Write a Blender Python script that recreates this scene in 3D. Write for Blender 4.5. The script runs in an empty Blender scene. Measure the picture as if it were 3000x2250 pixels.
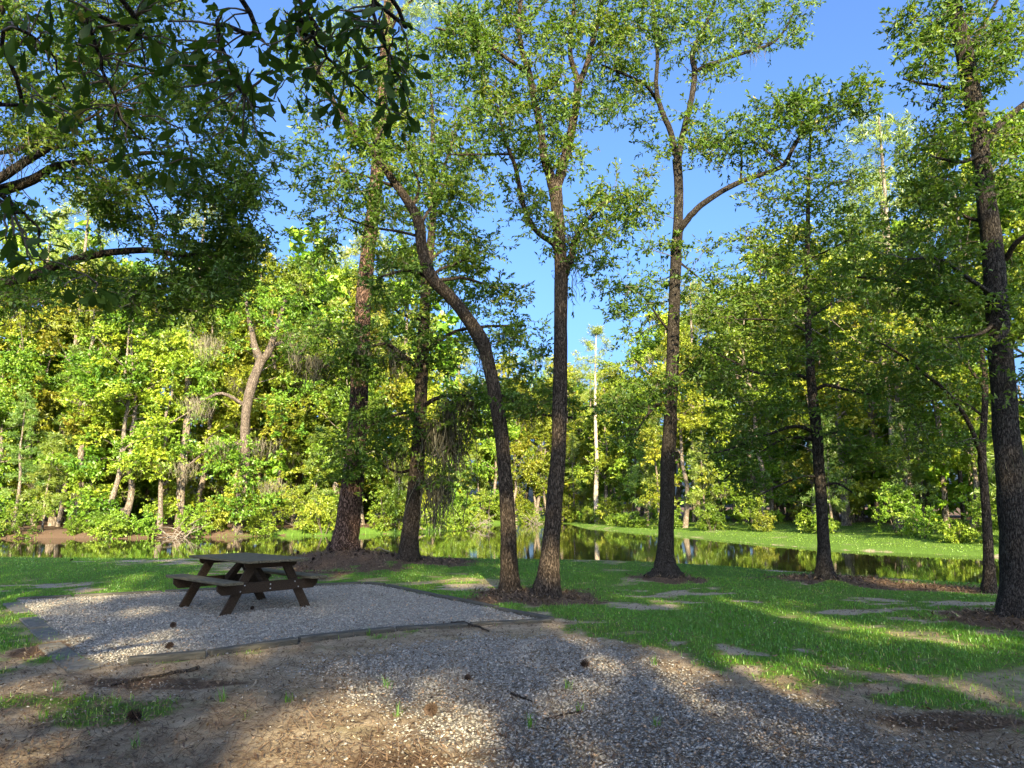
import bpy, math, random
import numpy as np

# ------------------------------------------------------------------ camera, world, sun, exposure
S = bpy.context.scene
COL = S.collection
FPX, HOR, CAMH = 2050.0, 1485.0, 1.5            # focal length and horizon row in photo pixels (3000 wide)
PITCH = math.atan((HOR - 1125) / FPX)
cam = bpy.data.objects.new('camera', bpy.data.cameras.new('camera'))
COL.objects.link(cam)
cam.data.sensor_width = 36
cam.data.lens = FPX / 3000 * 36
cam.data.clip_start = 0.05
cam.data.clip_end = 3000
cam.location = (0, 0, CAMH)
cam.rotation_euler = (math.pi / 2 + PITCH, 0, 0)
S.camera = cam

SUN_EL, SUN_AZ = math.radians(22.5), math.radians(172)      # azimuth from +Y, clockwise: behind the camera, a little right
world = bpy.data.worlds.new('World')
S.world = world
world.use_nodes = True
wn = world.node_tree
bg = wn.nodes['Background']
sky = wn.nodes.new('ShaderNodeTexSky')
sky.sky_type = 'NISHITA'
sky.sun_disc = False
sky.sun_elevation = SUN_EL
sky.sun_rotation = SUN_AZ
sky.altitude = 0
sky.air_density = 0.8
sky.dust_density = 6.0
sky.ozone_density = 7.5
wn.links.new(sky.outputs[0], bg.inputs[0])
bg.inputs[1].default_value = 0.13

sl = bpy.data.lights.new('sun', 'SUN')
sl.energy = 5.0
sl.angle = math.radians(0.6)
sl.color = (1.0, 0.85, 0.54)
sun = bpy.data.objects.new('sun', sl)
COL.objects.link(sun)
sd = (math.sin(SUN_AZ) * math.cos(SUN_EL), math.cos(SUN_AZ) * math.cos(SUN_EL), math.sin(SUN_EL))
from mathutils import Vector
sun.rotation_euler = Vector(sd).to_track_quat('Z', 'Y').to_euler()
sun.location = (10, -30, 30)

S.view_settings.view_transform = 'Standard'
S.view_settings.look = 'None'
S.view_settings.exposure = 1.98
S.view_settings.gamma = 1
S.render.engine = 'CYCLES'
S.cycles.use_denoising = True
S.cycles.max_bounces = 5
S.cycles.diffuse_bounces = 3
S.cycles.glossy_bounces = 2
S.cycles.transmission_bounces = 3
S.cycles.caustics_reflective = False
S.cycles.caustics_refractive = False

rng = np.random.default_rng(7)

# ------------------------------------------------------------------ pixel <-> place (pixels of a 2212 wide copy of the photo)
K = 3000 / 2212.0
cp, sp_ = math.cos(PITCH), math.sin(PITCH)
def ray(x, y):
    u = (x * K - 1500) / FPX; v = (1125 - y * K) / FPX
    return np.array([u, cp - v * sp_, sp_ + v * cp])
def at(x, y, Y):                      # the point of that ray at depth Y
    d = ray(x, y); return np.array([0, 0, CAMH]) + d * (Y / d[1])
def hit(x, y, z=0.0):                 # the point of that ray on the level z
    d = ray(x, y); return np.array([0, 0, CAMH]) + d * ((z - CAMH) / d[2])

# ------------------------------------------------------------------ numeric helpers
_tab = np.random.default_rng(3).random((256, 256))
def vnoise(x, y):
    xi = np.floor(x).astype(int); yi = np.floor(y).astype(int)
    fx = x - xi; fy = y - yi
    fx = fx * fx * (3 - 2 * fx); fy = fy * fy * (3 - 2 * fy)
    a = _tab[xi % 256, yi % 256]; b = _tab[(xi + 1) % 256, yi % 256]
    c = _tab[xi % 256, (yi + 1) % 256]; d = _tab[(xi + 1) % 256, (yi + 1) % 256]
    return a + (b - a) * fx + (c - a) * fy + (a - b - c + d) * fx * fy
def fbm(x, y, s, o=4):
    r = 0; amp = .5
    for i in range(o):
        r = r + amp * vnoise(x * s + 17.3 * i, y * s + 9.1 * i); s *= 2.03; amp *= .5
    return r / (1 - .5 ** o)
def sst(a, b, x):
    t = np.clip((x - a) / (b - a), 0, 1); return t * t * (3 - 2 * t)
def sdpoly(px, py, poly):             # signed distance, negative inside
    poly = np.asarray(poly)[:, :2]
    d = np.full(px.shape, 1e9); inside = np.zeros(px.shape, bool)
    for i in range(len(poly)):
        ax, ay = poly[i]; bx_, by_ = poly[(i + 1) % len(poly)]
        ex, ey = bx_ - ax, by_ - ay
        t = np.clip(((px - ax) * ex + (py - ay) * ey) / (ex * ex + ey * ey + 1e-12), 0, 1)
        d = np.minimum(d, np.hypot(px - ax - t * ex, py - ay - t * ey))
        c = ((ay > py) != (by_ > py)) & (px < (bx_ - ax) * (py - ay) / (by_ - ay + 1e-12) + ax)
        inside ^= c
    return np.where(inside, -d, d)
def norm(v): return v / (np.linalg.norm(v, axis=-1, keepdims=True) + 1e-9)

def link(o, parent=None):
    COL.objects.link(o)
    if parent is not None: o.parent = parent
    return o
def mesh_np(name, V, F, attrs=None, smooth=False):
    V = np.asarray(V, np.float32); F = np.asarray(F, np.int32)
    me = bpy.data.meshes.new(name)
    n = F.shape[1]
    me.vertices.add(len(V)); me.vertices.foreach_set('co', V.ravel())
    me.loops.add(F.size); me.loops.foreach_set('vertex_index', F.ravel())
    me.polygons.add(len(F))
    me.polygons.foreach_set('loop_start', np.arange(0, F.size, n, dtype=np.int32))
    if smooth: me.polygons.foreach_set('use_smooth', np.ones(len(F), bool))
    for k, a in (attrs or {}).items():
        at_ = me.attributes.new(k, 'FLOAT', 'POINT'); at_.data.foreach_set('value', np.asarray(a, np.float32))
    me.update(calc_edges=True)
    return me
def obj(name, me, mat, parent=None, kind=None):
    o = bpy.data.objects.new(name, me)
    if mat is not None and not me.materials: me.materials.append(mat)
    link(o, parent)
    if kind: o['kind'] = kind
    return o
def tag(o, label, cat, group=None):
    o['label'] = label; o['category'] = cat
    if group: o['group'] = group
    return o
def empty(name, loc):
    o = bpy.data.objects.new(name, None); o.location = loc; o.empty_display_size = .2
    return link(o)
class Acc:                            # collects pieces of one mesh
    def __init__(s): s.V = []; s.F = []; s.n = 0; s.T = []
    def add(s, V, F, t=None):
        V = np.asarray(V); F = np.asarray(F)
        s.V.append(V); s.F.append(F + s.n); s.n += len(V)
        if t is not None: s.T.append(t)
    def mesh(s, name, off=None, smooth=False):
        V = np.concatenate(s.V); F = np.concatenate(s.F)
        if off is not None: V = V - off
        return mesh_np(name, V, F, {'tint': np.concatenate(s.T)} if s.T else None, smooth)

def tube(P, R, k=8, amp=0.0, seed=0, lobes=None):
    P = np.asarray(P, float); R = np.asarray(R, float); n = len(P)
    T = np.gradient(P, axis=0); T = norm(T)
    ref = np.array([1.0, 0, 0]) if abs(T[0][0]) < .8 else np.array([0, 1.0, 0])
    U = np.zeros((n, 3)); u = norm(np.cross(T[0], ref))
    for i in range(n):
        u = norm(u - T[i] * u.dot(T[i])); U[i] = u
    W = np.cross(T, U)
    a = np.linspace(0, 2 * np.pi, k, endpoint=False)
    rr = R[:, None] * np.ones(k)
    if amp:
        g = np.random.default_rng(seed)
        ph = g.random(4) * 10
        L = np.concatenate([[0], np.cumsum(np.linalg.norm(np.diff(P, axis=0), axis=1))])
        nz = fbm(np.cos(a)[None] * 1.3 + ph[0] + 5, np.sin(a)[None] * 1.3 + L[:, None] * 1.1 + ph[1] + 5, 1.0, 3) - .5
        rr = rr * (1 + amp * 2 * nz)
    if lobes is not None:
        ph = seed * 1.7; rr = rr * (1 + lobes[:, None] * (np.cos(4 * a + ph) * .6 + np.cos(7 * a + 2 * ph) * .4)[None])
    V = P[:, None] + rr[..., None] * (np.cos(a)[None, :, None] * U[:, None] + np.sin(a)[None, :, None] * W[:, None])
    i = np.arange(n - 1)[:, None] * k; j = np.arange(k)[None]
    F = np.stack([i + j, i + (j + 1) % k, i + k + (j + 1) % k, i + k + j], -1).reshape(-1, 4)
    return V.reshape(-1, 3), F
def catmull(P, m):
    P = np.asarray(P, float)
    Q = np.concatenate([[2 * P[0] - P[1]], P, [2 * P[-1] - P[-2]]])
    out = []
    for i in range(1, len(Q) - 2):
        t = np.linspace(0, 1, m, endpoint=False)[:, None]
        p0, p1, p2, p3 = Q[i - 1:i + 3]
        out.append(.5 * ((2 * p1) + (-p0 + p2) * t + (2 * p0 - 5 * p1 + 4 * p2 - p3) * t ** 2 + (-p0 + 3 * p1 - 3 * p2 + p3) * t ** 3))
    out.append(P[-1:])
    return np.concatenate(out)

# ------------------------------------------------------------------ materials
def mat(name):
    m = bpy.data.materials.new(name); m.use_nodes = True
    nt = m.node_tree; nt.nodes.clear()
    out = nt.nodes.new('ShaderNodeOutputMaterial')
    return m, nt, out
def N(nt, t, **kw):
    n = nt.nodes.new(t)
    for k, v in kw.items():
        if k.startswith('i_'):
            key = k[2:]; key = int(key) if key.isdigit() else key.replace('_', ' ')
            n.inputs[key].default_value = v
        else: setattr(n, k, v)
    return n
def ramp(nt, fac, stops):
    r = nt.nodes.new('ShaderNodeValToRGB'); e = r.color_ramp.elements
    e[0].position, e[0].color = stops[0][0], (*stops[0][1], 1)
    e[1].position, e[1].color = stops[-1][0], (*stops[-1][1], 1)
    for p, c in stops[1:-1]:
        x = e.new(p); x.color = (*c, 1)
    nt.links.new(fac, r.inputs[0]); return r.outputs[0]
def mixc(nt, fac, a, b, mode='MIX'):
    m = nt.nodes.new('ShaderNodeMix'); m.data_type = 'RGBA'; m.blend_type = mode
    for s, v in ((m.inputs[0], fac), (m.inputs[6], a), (m.inputs[7], b)):
        if hasattr(v, 'is_linked') or hasattr(v, 'links'): nt.links.new(v, s)
        elif isinstance(v, (int, float)): s.default_value = v
        else: s.default_value = (*v, 1)
    return m.outputs[2]
def math_(nt, op, a, b=None):
    m = nt.nodes.new('ShaderNodeMath'); m.operation = op
    for s, v in ((m.inputs[0], a), (m.inputs[1], b)):
        if v is None: continue
        if hasattr(v, 'links'): nt.links.new(v, s)
        else: s.default_value = v
    return m.outputs[0]
def noise(nt, vec, scale, detail=4, rough=.55):
    n = N(nt, 'ShaderNodeTexNoise'); n.inputs['Scale'].default_value = scale
    n.inputs['Detail'].default_value = detail; n.inputs['Roughness'].default_value = rough
    if vec is not None: nt.links.new(vec, n.inputs['Vector'])
    return n.outputs[0]
def attr(nt, name):
    a = nt.nodes.new('ShaderNodeAttribute'); a.attribute_name = name; return a.outputs['Fac']

def leaf_mat(name, stops, trans=.45, gloss=.05, grough=.45, objvar=.0, patch=0.0):
    m, nt, out = mat(name)
    c = ramp(nt, attr(nt, 'tint'), stops)
    if objvar:
        oi = nt.nodes.new('ShaderNodeObjectInfo')
        hs = N(nt, 'ShaderNodeHueSaturation')
        mr = N(nt, 'ShaderNodeMapRange'); nt.links.new(oi.outputs['Random'], mr.inputs[0])
        mr.inputs[3].default_value = .5 - .045 * objvar; mr.inputs[4].default_value = .5 + .03 * objvar
        nt.links.new(mr.outputs[0], hs.inputs['Hue'])
        m2 = math_(nt, 'FRACT', math_(nt, 'MULTIPLY', oi.outputs['Random'], 7.31))
        mr2 = N(nt, 'ShaderNodeMapRange'); nt.links.new(m2, mr2.inputs[0])
        mr2.inputs[3].default_value = 1 - .25 * objvar; mr2.inputs[4].default_value = 1 + .4 * objvar
        nt.links.new(mr2.outputs[0], hs.inputs['Value'])
        nt.links.new(c, hs.inputs['Color']); c = hs.outputs[0]
    d = N(nt, 'ShaderNodeBsdfDiffuse'); t = N(nt, 'ShaderNodeBsdfTranslucent')
    nt.links.new(c, d.inputs[0])
    tc = mixc(nt, 1.0, c, (1.25, 1.2, .55), 'MULTIPLY'); nt.links.new(tc, t.inputs[0])
    mx = N(nt, 'ShaderNodeMixShader'); mx.inputs[0].default_value = trans
    nt.links.new(d.outputs[0], mx.inputs[1]); nt.links.new(t.outputs[0], mx.inputs[2])
    g = N(nt, 'ShaderNodeBsdfGlossy'); g.inputs['Roughness'].default_value = grough
    g.inputs[0].default_value = (.9, .95, .9, 1)
    mx2 = N(nt, 'ShaderNodeMixShader'); mx2.inputs[0].default_value = gloss
    nt.links.new(mx.outputs[0], mx2.inputs[1]); nt.links.new(g.outputs[0], mx2.inputs[2])
    nt.links.new(mx2.outputs[0], out.inputs[0])
    return m
def bark_mat(name, c0, c1, c2, sc=(7, 7, 1.6), lichen=0.0, strength=.9):
    m, nt, out = mat(name)
    tc = N(nt, 'ShaderNodeTexCoord'); mp = N(nt, 'ShaderNodeMapping'); mp.inputs['Scale'].default_value = sc
    nt.links.new(tc.outputs['Object'], mp.inputs[0])
    nz = noise(nt, mp.outputs[0], 1.5, 6, .65)
    vo = N(nt, 'ShaderNodeTexVoronoi'); vo.feature = 'DISTANCE_TO_EDGE'; vo.inputs['Scale'].default_value = 2.6
    wob = N(nt, 'ShaderNodeVectorMath'); wob.operation = 'ADD'
    nn = N(nt, 'ShaderNodeTexNoise'); nn.inputs['Scale'].default_value = 2.2; nt.links.new(mp.outputs[0], nn.inputs['Vector'])
    nt.links.new(mp.outputs[0], wob.inputs[0]); nt.links.new(nn.outputs[1], wob.inputs[1])
    nt.links.new(wob.outputs[0], vo.inputs['Vector'])
    edge = math_(nt, 'MINIMUM', math_(nt, 'MULTIPLY', vo.outputs['Distance'], 5.0), 1.0)
    hgt = math_(nt, 'ADD', math_(nt, 'MULTIPLY', edge, .7), math_(nt, 'MULTIPLY', nz, .6))
    c = ramp(nt, hgt, [(.2, c0), (.6, c1), (1.05 if False else 1.0, c2)])
    if lichen:
        l = noise(nt, tc.outputs['Object'], 14, 6, .75)
        lf = ramp(nt, l, [(.55, (0, 0, 0)), (.70, (1, 1, 1))])
        c = mixc(nt, math_(nt, 'MULTIPLY', lf, lichen), c, (.22, .22, .18))
    b = N(nt, 'ShaderNodeBsdfPrincipled'); b.inputs['Roughness'].default_value = .9
    b.inputs['Specular IOR Level'].default_value = .15
    nt.links.new(c, b.inputs['Base Color'])
    bp = N(nt, 'ShaderNodeBump'); bp.inputs['Strength'].default_value = strength; bp.inputs['Distance'].default_value = .04
    nt.links.new(hgt, bp.inputs['Height']); nt.links.new(bp.outputs[0], b.inputs['Normal'])
    nt.links.new(b.outputs[0], out.inputs[0])
    return m
def simple_mat(name, stops, scale=6, rough=.85, bump=.3, bdist=.01, tint=False, stretch=(1, 1, 1)):
    m, nt, out = mat(name)
    if tint: f = attr(nt, 'tint')
    tc = N(nt, 'ShaderNodeTexCoord'); mp = N(nt, 'ShaderNodeMapping'); mp.inputs['Scale'].default_value = stretch
    nt.links.new(tc.outputs['Object'], mp.inputs[0])
    nz = noise(nt, mp.outputs[0], scale, 5, .6)
    c = ramp(nt, f if tint else nz, stops)
    b = N(nt, 'ShaderNodeBsdfPrincipled'); b.inputs['Roughness'].default_value = rough
    b.inputs['Specular IOR Level'].default_value = .2
    nt.links.new(c, b.inputs['Base Color'])
    if bump:
        bp = N(nt, 'ShaderNodeBump'); bp.inputs['Strength'].default_value = bump; bp.inputs['Distance'].default_value = bdist
        nt.links.new(nz, bp.inputs['Height']); nt.links.new(bp.outputs[0], b.inputs['Normal'])
    nt.links.new(b.outputs[0], out.inputs[0])
    return m

M = {}
M['oak_leaf'] = leaf_mat('oak_leaf', [(0, (.055, .115, .014)), (.5, (.10, .185, .02)), (.85, (.17, .25, .026)), (1, (.27, .24, .04))], .5, .025, .55)
M['far_leaf'] = leaf_mat('far_leaf', [(0, (.10, .18, .016)), (.45, (.20, .29, .024)), (.8, (.30, .38, .034)), (1, (.38, .37, .06))], .40, .03, objvar=1.0)
M['shrub_leaf'] = leaf_mat('shrub_leaf', [(0, (.10, .18, .018)), (.5, (.18, .29, .026)), (1, (.31, .38, .045))], .4, .03, objvar=.8)
M['needle'] = leaf_mat('needle', [(0, (.08, .14, .02)), (.5, (.16, .24, .03)), (1, (.30, .33, .06))], .3, .05, objvar=.7)
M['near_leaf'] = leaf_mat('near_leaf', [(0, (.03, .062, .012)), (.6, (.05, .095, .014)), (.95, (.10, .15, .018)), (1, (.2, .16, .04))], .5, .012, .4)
M['grass'] = leaf_mat('grass', [(0, (.055, .165, .010)), (.5, (.10, .26, .015)), (.84, (.21, .34, .030)), (1, (.33, .30, .08))], .4, .04)
M['moss'] = leaf_mat('moss', [(0, (.06, .057, .042)), (1, (.16, .15, .11))], .35, 0.0)
M['fmoss'] = leaf_mat('fmoss', [(0, (.15, .13, .09)), (1, (.32, .28, .20))], .3, 0.0)
M['litter'] = leaf_mat('litter', [(0, (.05, .030, .018)), (.5, (.125, .078, .044)), (.85, (.20, .135, .08)), (1, (.30, .245, .17))], .15, .04)
M['oak_bark'] = bark_mat('oak_bark', (.010, .007, .005), (.038, .027, .019), (.085, .064, .046), (15, 15, 3.0), .18)
M['dark_bark'] = bark_mat('dark_bark', (.008, .006, .005), (.027, .021, .017), (.06, .05, .04), (16, 16, 3.6), .22)
M['pine_bark'] = bark_mat('pine_bark', (.010, .006, .004), (.065, .037, .025), (.155, .095, .068), (6.5, 6.5, 2.2), .0, 1.0)
M['far_bark'] = bark_mat('far_bark', (.06, .048, .036), (.15, .12, .09), (.27, .22, .17), (4, 4, 1.0), .2)
M['lean_bark'] = bark_mat('lean_bark', (.03, .024, .018), (.095, .072, .054), (.19, .15, .115), (6, 6, 1.6), .1)
M['pale_bark'] = bark_mat('pale_bark', (.2, .155, .11), (.40, .32, .24), (.52, .44, .35), (5, 5, 1.2), 0)
M['twig'] = simple_mat('twig', [(.3, (.05, .04, .03)), (.7, (.13, .105, .08))], 8, bump=0)

# ------------------------------------------------------------------ pond outline and ground shape
WL = -0.55
crest_px = [(-420, 1203), (0, 1204), (300, 1206), (700, 1206), (1200, 1208), (1474, 1214), (1700, 1227), (1950, 1244), (2212, 1261), (2500, 1282)]
crest = np.array([hit(x, y)[:2] for x, y in crest_px])
far_px = [(-420, 1166), (0, 1164), (120, 1162), (250, 1165), (380, 1160), (480, 1161), (600, 1157), (700, 1158), (790, 1154), (860, 1153), (960, 1147), (1020, 1143), (1036, 1137),
          (1060, 1132), (1150, 1130), (1225, 1131), (1250, 1139), (1330, 1147), (1474, 1159), (1640, 1175), (1805, 1188), (2040, 1199), (2190, 1206), (2500, 1224)]
far = np.array([hit(x, y, WL)[:2] for x, y in far_px])
pond = np.concatenate([[[-90, far[0, 1] + 4]], far, [[60, 14]], [[60, 10]], (crest + [0, 2.0])[::-1], [[-90, crest[0, 1] + 2]]])
def right_side(x, y): return sst(-.10, -.02, x / np.maximum(y, 1) - .5 * sst(40, 80, y) * .1)
MOUNDS = []                           # x, y, radius, height
def mound_h(x, y):
    h = 0
    for (mx, my, r, hh) in MOUNDS: h = h + hh * np.exp(-((x - mx) ** 2 + (y - my) ** 2) / (2 * (r * .55) ** 2))
    return h
def ground_z(x, y):
    x = np.asarray(x, float); y = np.asarray(y, float)
    d = sdpoly(x, y, pond)
    yc = np.interp(x, crest[:, 0], crest[:, 1])
    near = y < yc + 2.3
    hn = WL + .55 * sst(0, 2.0, d)
    rs = right_side(x, y)
    hl = WL + .5 * sst(0, 1.8, d) + .5 * sst(2, 30, d)
    hr = WL + .22 * sst(0, 1.2, d) + .55 * sst(1, 14, d) + .3 * sst(10, 50, d)
    h = np.where(near, hn, hl + (hr - hl) * rs)
    h = np.where(d < 0, WL + np.maximum(d * .3, -1.2), h)
    h = h + mound_h(x, y)
    nb = sst(30, 8, np.hypot(x, y - 8)) * sst(0, 2.2, d)
    h = h + nb * ((fbm(x, y, .5, 3) - .5) * .05 + (fbm(x + 40, y, 3.0, 3) - .5) * .025)
    return h
def gz(x, y): return float(ground_z(np.array([x]), np.array([y]))[0])

def tree_base(px, py, z): p = hit(px, py, z); return p
B = {'pine': tree_base(745, 1186, .34), 't2': tree_base(882, 1214, .08), 't3': tree_base(1100, 1274, .05), 't4': tree_base(1180, 1285, .06),
     't5': tree_base(1437, 1241, .10), 't6': tree_base(1783, 1249, .12), 't7': tree_base(2138, 1277, .02), 't8': tree_base(2202, 1330, .05)}
MOUNDS += [(B['pine'][0] + .2, B['pine'][1] - .2, 2.3, .34), (B['t2'][0], B['t2'][1], 1.5, .05), ((B['t3'][0] + B['t4'][0]) / 2, B['t4'][1], 1.2, .05),
           (B['t5'][0], B['t5'][1], .9, .09), (B['t6'][0] + .3, B['t6'][1], 1.5, .11), (B['t8'][0], B['t8'][1], 1.0, .05)]

# ------------------------------------------------------------------ ground cover masks
def gpoly(px): return np.array([hit(x, y)[:2] for x, y in px])
PAD = gpoly([(30, 1296), (355, 1280), (785, 1261), (835, 1266), (1010, 1303), (1195, 1344), (1000, 1352), (850, 1364), (640, 1388), (450, 1420), (205, 1442), (150, 1400), (90, 1350)])
DRIVE = gpoly([(760, 1440), (900, 1405), (1080, 1380), (1220, 1390), (1380, 1440), (1540, 1490), (1720, 1545), (1900, 1595), (2120, 1645), (2500, 1740), (2400, 1950), (900, 1950), (1080, 1640), (930, 1560), (830, 1510)])
BARE = np.concatenate([gpoly([(-300, 1500), (0, 1462), (60, 1440), (130, 1450), (270, 1430), (600, 1395), (1000, 1348), (1195, 1340), (1330, 1388), (1480, 1425), (1700, 1472), (1950, 1530), (2212, 1580), (2600, 1680)]), [[12, -14], [-12, -14]]])
def ell(x, y, cx, cy, rx, ry):        # an ellipse given in photo pixels, laid on the ground
    c = hit(cx, cy); a = abs(hit(cx + rx, cy)[0] - c[0]); b = abs(hit(cx, cy - ry)[1] - hit(cx, cy + ry)[1]) / 2
    return np.sqrt(((x - c[0]) / a) ** 2 + ((y - c[1]) / b) ** 2)
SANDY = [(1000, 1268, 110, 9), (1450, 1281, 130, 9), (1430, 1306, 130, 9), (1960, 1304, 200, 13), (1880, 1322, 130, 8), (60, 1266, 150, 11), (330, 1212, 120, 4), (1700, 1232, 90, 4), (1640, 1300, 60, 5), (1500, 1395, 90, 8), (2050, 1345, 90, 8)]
STRAW = [(800, 1200, 180, 30), (930, 1217, 110, 10), (1160, 1288, 150, 20), (1440, 1252, 75, 10), (1790, 1255, 140, 14), (2000, 1272, 190, 9), (2200, 1345, 190, 24), (1000, 1305, 90, 10), (330, 1475, 200, 12), (120, 1400, 70, 22), (2050, 1560, 160, 18), (900, 1645, 150, 22)]
def masks(x, y):
    n1 = fbm(x, y, .9, 4) - .5; n2 = fbm(x + 50, y + 20, 2.6, 4) - .5; n3 = fbm(x - 30, y + 70, .33, 3) - .5
    d = sdpoly(x, y, pond); yc = np.interp(x, crest[:, 0], crest[:, 1])
    nearside = y < yc + 2.2
    pad = sst(.05, -.10, sdpoly(x, y, PAD) + n2 * .06)
    drv = sst(.75, -.65, sdpoly(x, y, DRIVE) + n1 * 1.1 + n2 * .6)
    bd = sdpoly(x, y, BARE)
    bare = sst(.9, -.35, bd + n1 * 2.0 + n2 * 1.4)
    straw = np.zeros_like(x)
    for e in STRAW: straw = np.maximum(straw, sst(1.25, .65, ell(x, y, *e) + n2 * .9))
    sandp = np.zeros_like(x)
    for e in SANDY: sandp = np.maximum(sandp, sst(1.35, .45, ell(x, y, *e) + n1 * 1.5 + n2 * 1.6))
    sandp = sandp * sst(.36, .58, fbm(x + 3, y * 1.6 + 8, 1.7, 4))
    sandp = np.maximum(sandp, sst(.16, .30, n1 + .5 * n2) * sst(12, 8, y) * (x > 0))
    g = (1 - bare) * (1 - np.clip(straw * 1.1, 0, 1)) * (1 - pad) * (1 - .85 * sandp) * (1 - .9 * drv)
    g = g * (.34 + .8 * sst(-.22, .10, n3 * .6 + n1 * .5 + n2 * .6))
    tuft = sst(.10, .24, n1 + n2 * .6) * sst(.0, -.2, x + 1.2) * bare * (1 - pad) * (1 - drv)   # thin grass in the bare soil at left
    g = np.maximum(g, tuft * .6)
    rs = right_side(x, y)
    gfar = np.where(d > 0, rs * sst(22, 13, d + n3 * 6) * (.68 + n1 * .9) + (1 - rs) * sst(1.6, .1, d + n3 * 2 - .8 * sst(-30, -14, x)) * sst(-24, -12, x), 0)
    g = np.where(nearside, g, np.clip(gfar, 0, 1))
    gravel = np.where(nearside, np.maximum(pad, drv), 0)
    straw = np.where(nearside, straw * (1 - gravel * .8), (1 - rs) * .9 + rs * sst(9, 15, d))
    return np.clip(g, 0, 1), np.clip(gravel, 0, 1), np.clip(straw, 0, 1), np.where(nearside, bare, 0), np.where(nearside, sandp * (1 - bare), .5 * rs)  # far right bank: no sand, its sunlit yellow is mixed into the ground colour

def axis(lo, hi, step, end, grow=1.16):
    a = list(np.arange(lo, hi, step)); s = step
    while a[-1] < end: s *= grow; a.append(a[-1] + s)
    s = step
    b = []; v = lo
    while v > -end if lo < 0 else False: s *= grow; v -= s; b.append(v)
    return np.array(b[::-1] + a)
xs = axis(-15, 15, .16, 900)
ys = np.concatenate([[-700, -300, -120, -60, -30, -15, -8, -3, 0, 2], np.arange(3.4, 23.6, .13)])
v = 23.6; s = .13
while v < 30: ys = np.append(ys, v); s *= 1.05; v += s
while v < 110: ys = np.append(ys, v); v += .8
while v < 1500: ys = np.append(ys, v); s = max(s, .8) * 1.3; v += s
GX, GY = np.meshgrid(xs, ys)
GXf, GYf = GX.ravel(), GY.ravel()
GZ = ground_z(GXf, GYf)
g_, gr_, st_, ba_, sp2 = masks(GXf, GYf)
GZ = GZ + np.where(gr_ > .5, .004, 0) + (fbm(GXf, GYf, 7.0, 2) - .5) * .012 * (np.hypot(GXf, GYf) < 25)
nx, ny = len(xs), len(ys)
ii = (np.arange(ny - 1)[:, None] * nx + np.arange(nx - 1)[None]).ravel()
gm = mesh_np('ground', np.stack([GXf, GYf, GZ], 1), np.stack([ii, ii + 1, ii + nx + 1, ii + nx], 1), {'grass': g_, 'gravel': gr_, 'straw': st_, 'bare': ba_, 'sandy': sp2}, True)
m, nt, out = mat('ground')
tc = N(nt, 'ShaderNodeTexCoord'); oc = tc.outputs['Object']
nA = noise(nt, oc, 1.1, 6, .6); nB = noise(nt, oc, 9, 6, .65); nC = noise(nt, oc, 75, 6, .8); nD = noise(nt, oc, 3.3, 5, .6)
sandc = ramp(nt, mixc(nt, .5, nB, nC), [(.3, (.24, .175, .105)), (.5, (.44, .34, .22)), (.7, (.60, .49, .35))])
soilc = ramp(nt, nC, [(.3, (.11, .078, .048)), (.5, (.235, .172, .108)), (.72, (.38, .29, .19))])
mossc = ramp(nt, nC, [(.3, (.07, .085, .02)), (.7, (.17, .17, .05))])
bsoil = mixc(nt, ramp(nt, nD, [(.35, (0, 0, 0)), (.68, (1, 1, 1))]), sandc, soilc)
bsoil = mixc(nt, ramp(nt, nA, [(.54, (0, 0, 0)), (.74, (.6, .6, .6))]), bsoil, mossc)
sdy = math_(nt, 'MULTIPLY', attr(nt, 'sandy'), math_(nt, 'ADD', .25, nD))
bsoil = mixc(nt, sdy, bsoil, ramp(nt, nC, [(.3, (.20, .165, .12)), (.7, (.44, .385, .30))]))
strawc = ramp(nt, nC, [(.25, (.045, .03, .02)), (.5, (.125, .08, .052)), (.75, (.24, .16, .105))])
gravc = ramp(nt, nC, [(.25, (.09, .082, .068)), (.5, (.24, .22, .185)), (.75, (.43, .395, .335))])
grassc = ramp(nt, nC, [(.25, (.05, .085, .014)), (.55, (.10, .18, .026)), (.8, (.22, .26, .07))])
sx = math_(nt, 'ADD', attr(nt, 'straw'), math_(nt, 'MULTIPLY', math_(nt, 'SUBTRACT', nB, .5), .9))
c = mixc(nt, ramp(nt, sx, [(.3, (0, 0, 0)), (.6, (1, 1, 1))]), bsoil, strawc)
gx = math_(nt, 'ADD', attr(nt, 'gravel'), math_(nt, 'MULTIPLY', math_(nt, 'SUBTRACT', nB, .5), .7))
c = mixc(nt, ramp(nt, gx, [(.35, (0, 0, 0)), (.6, (1, 1, 1))]), c, gravc)
ax_ = math_(nt, 'ADD', attr(nt, 'grass'), math_(nt, 'MULTIPLY', math_(nt, 'SUBTRACT', nB, .5), .8))
c = mixc(nt, ramp(nt, ax_, [(.25, (0, 0, 0)), (.55, (1, 1, 1))]), c, grassc)
b = N(nt, 'ShaderNodeBsdfPrincipled'); b.inputs['Roughness'].default_value = .95; b.inputs['Specular IOR Level'].default_value = .1
nt.links.new(c, b.inputs['Base Color'])
bp = N(nt, 'ShaderNodeBump'); bp.inputs['Strength'].default_value = .8; bp.inputs['Distance'].default_value = .03
nt.links.new(math_(nt, 'ADD', nC, nB), bp.inputs['Height']); nt.links.new(bp.outputs[0], b.inputs['Normal'])
nt.links.new(b.outputs[0], out.inputs[0])
ground = obj('ground', gm, m, kind='structure')

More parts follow.
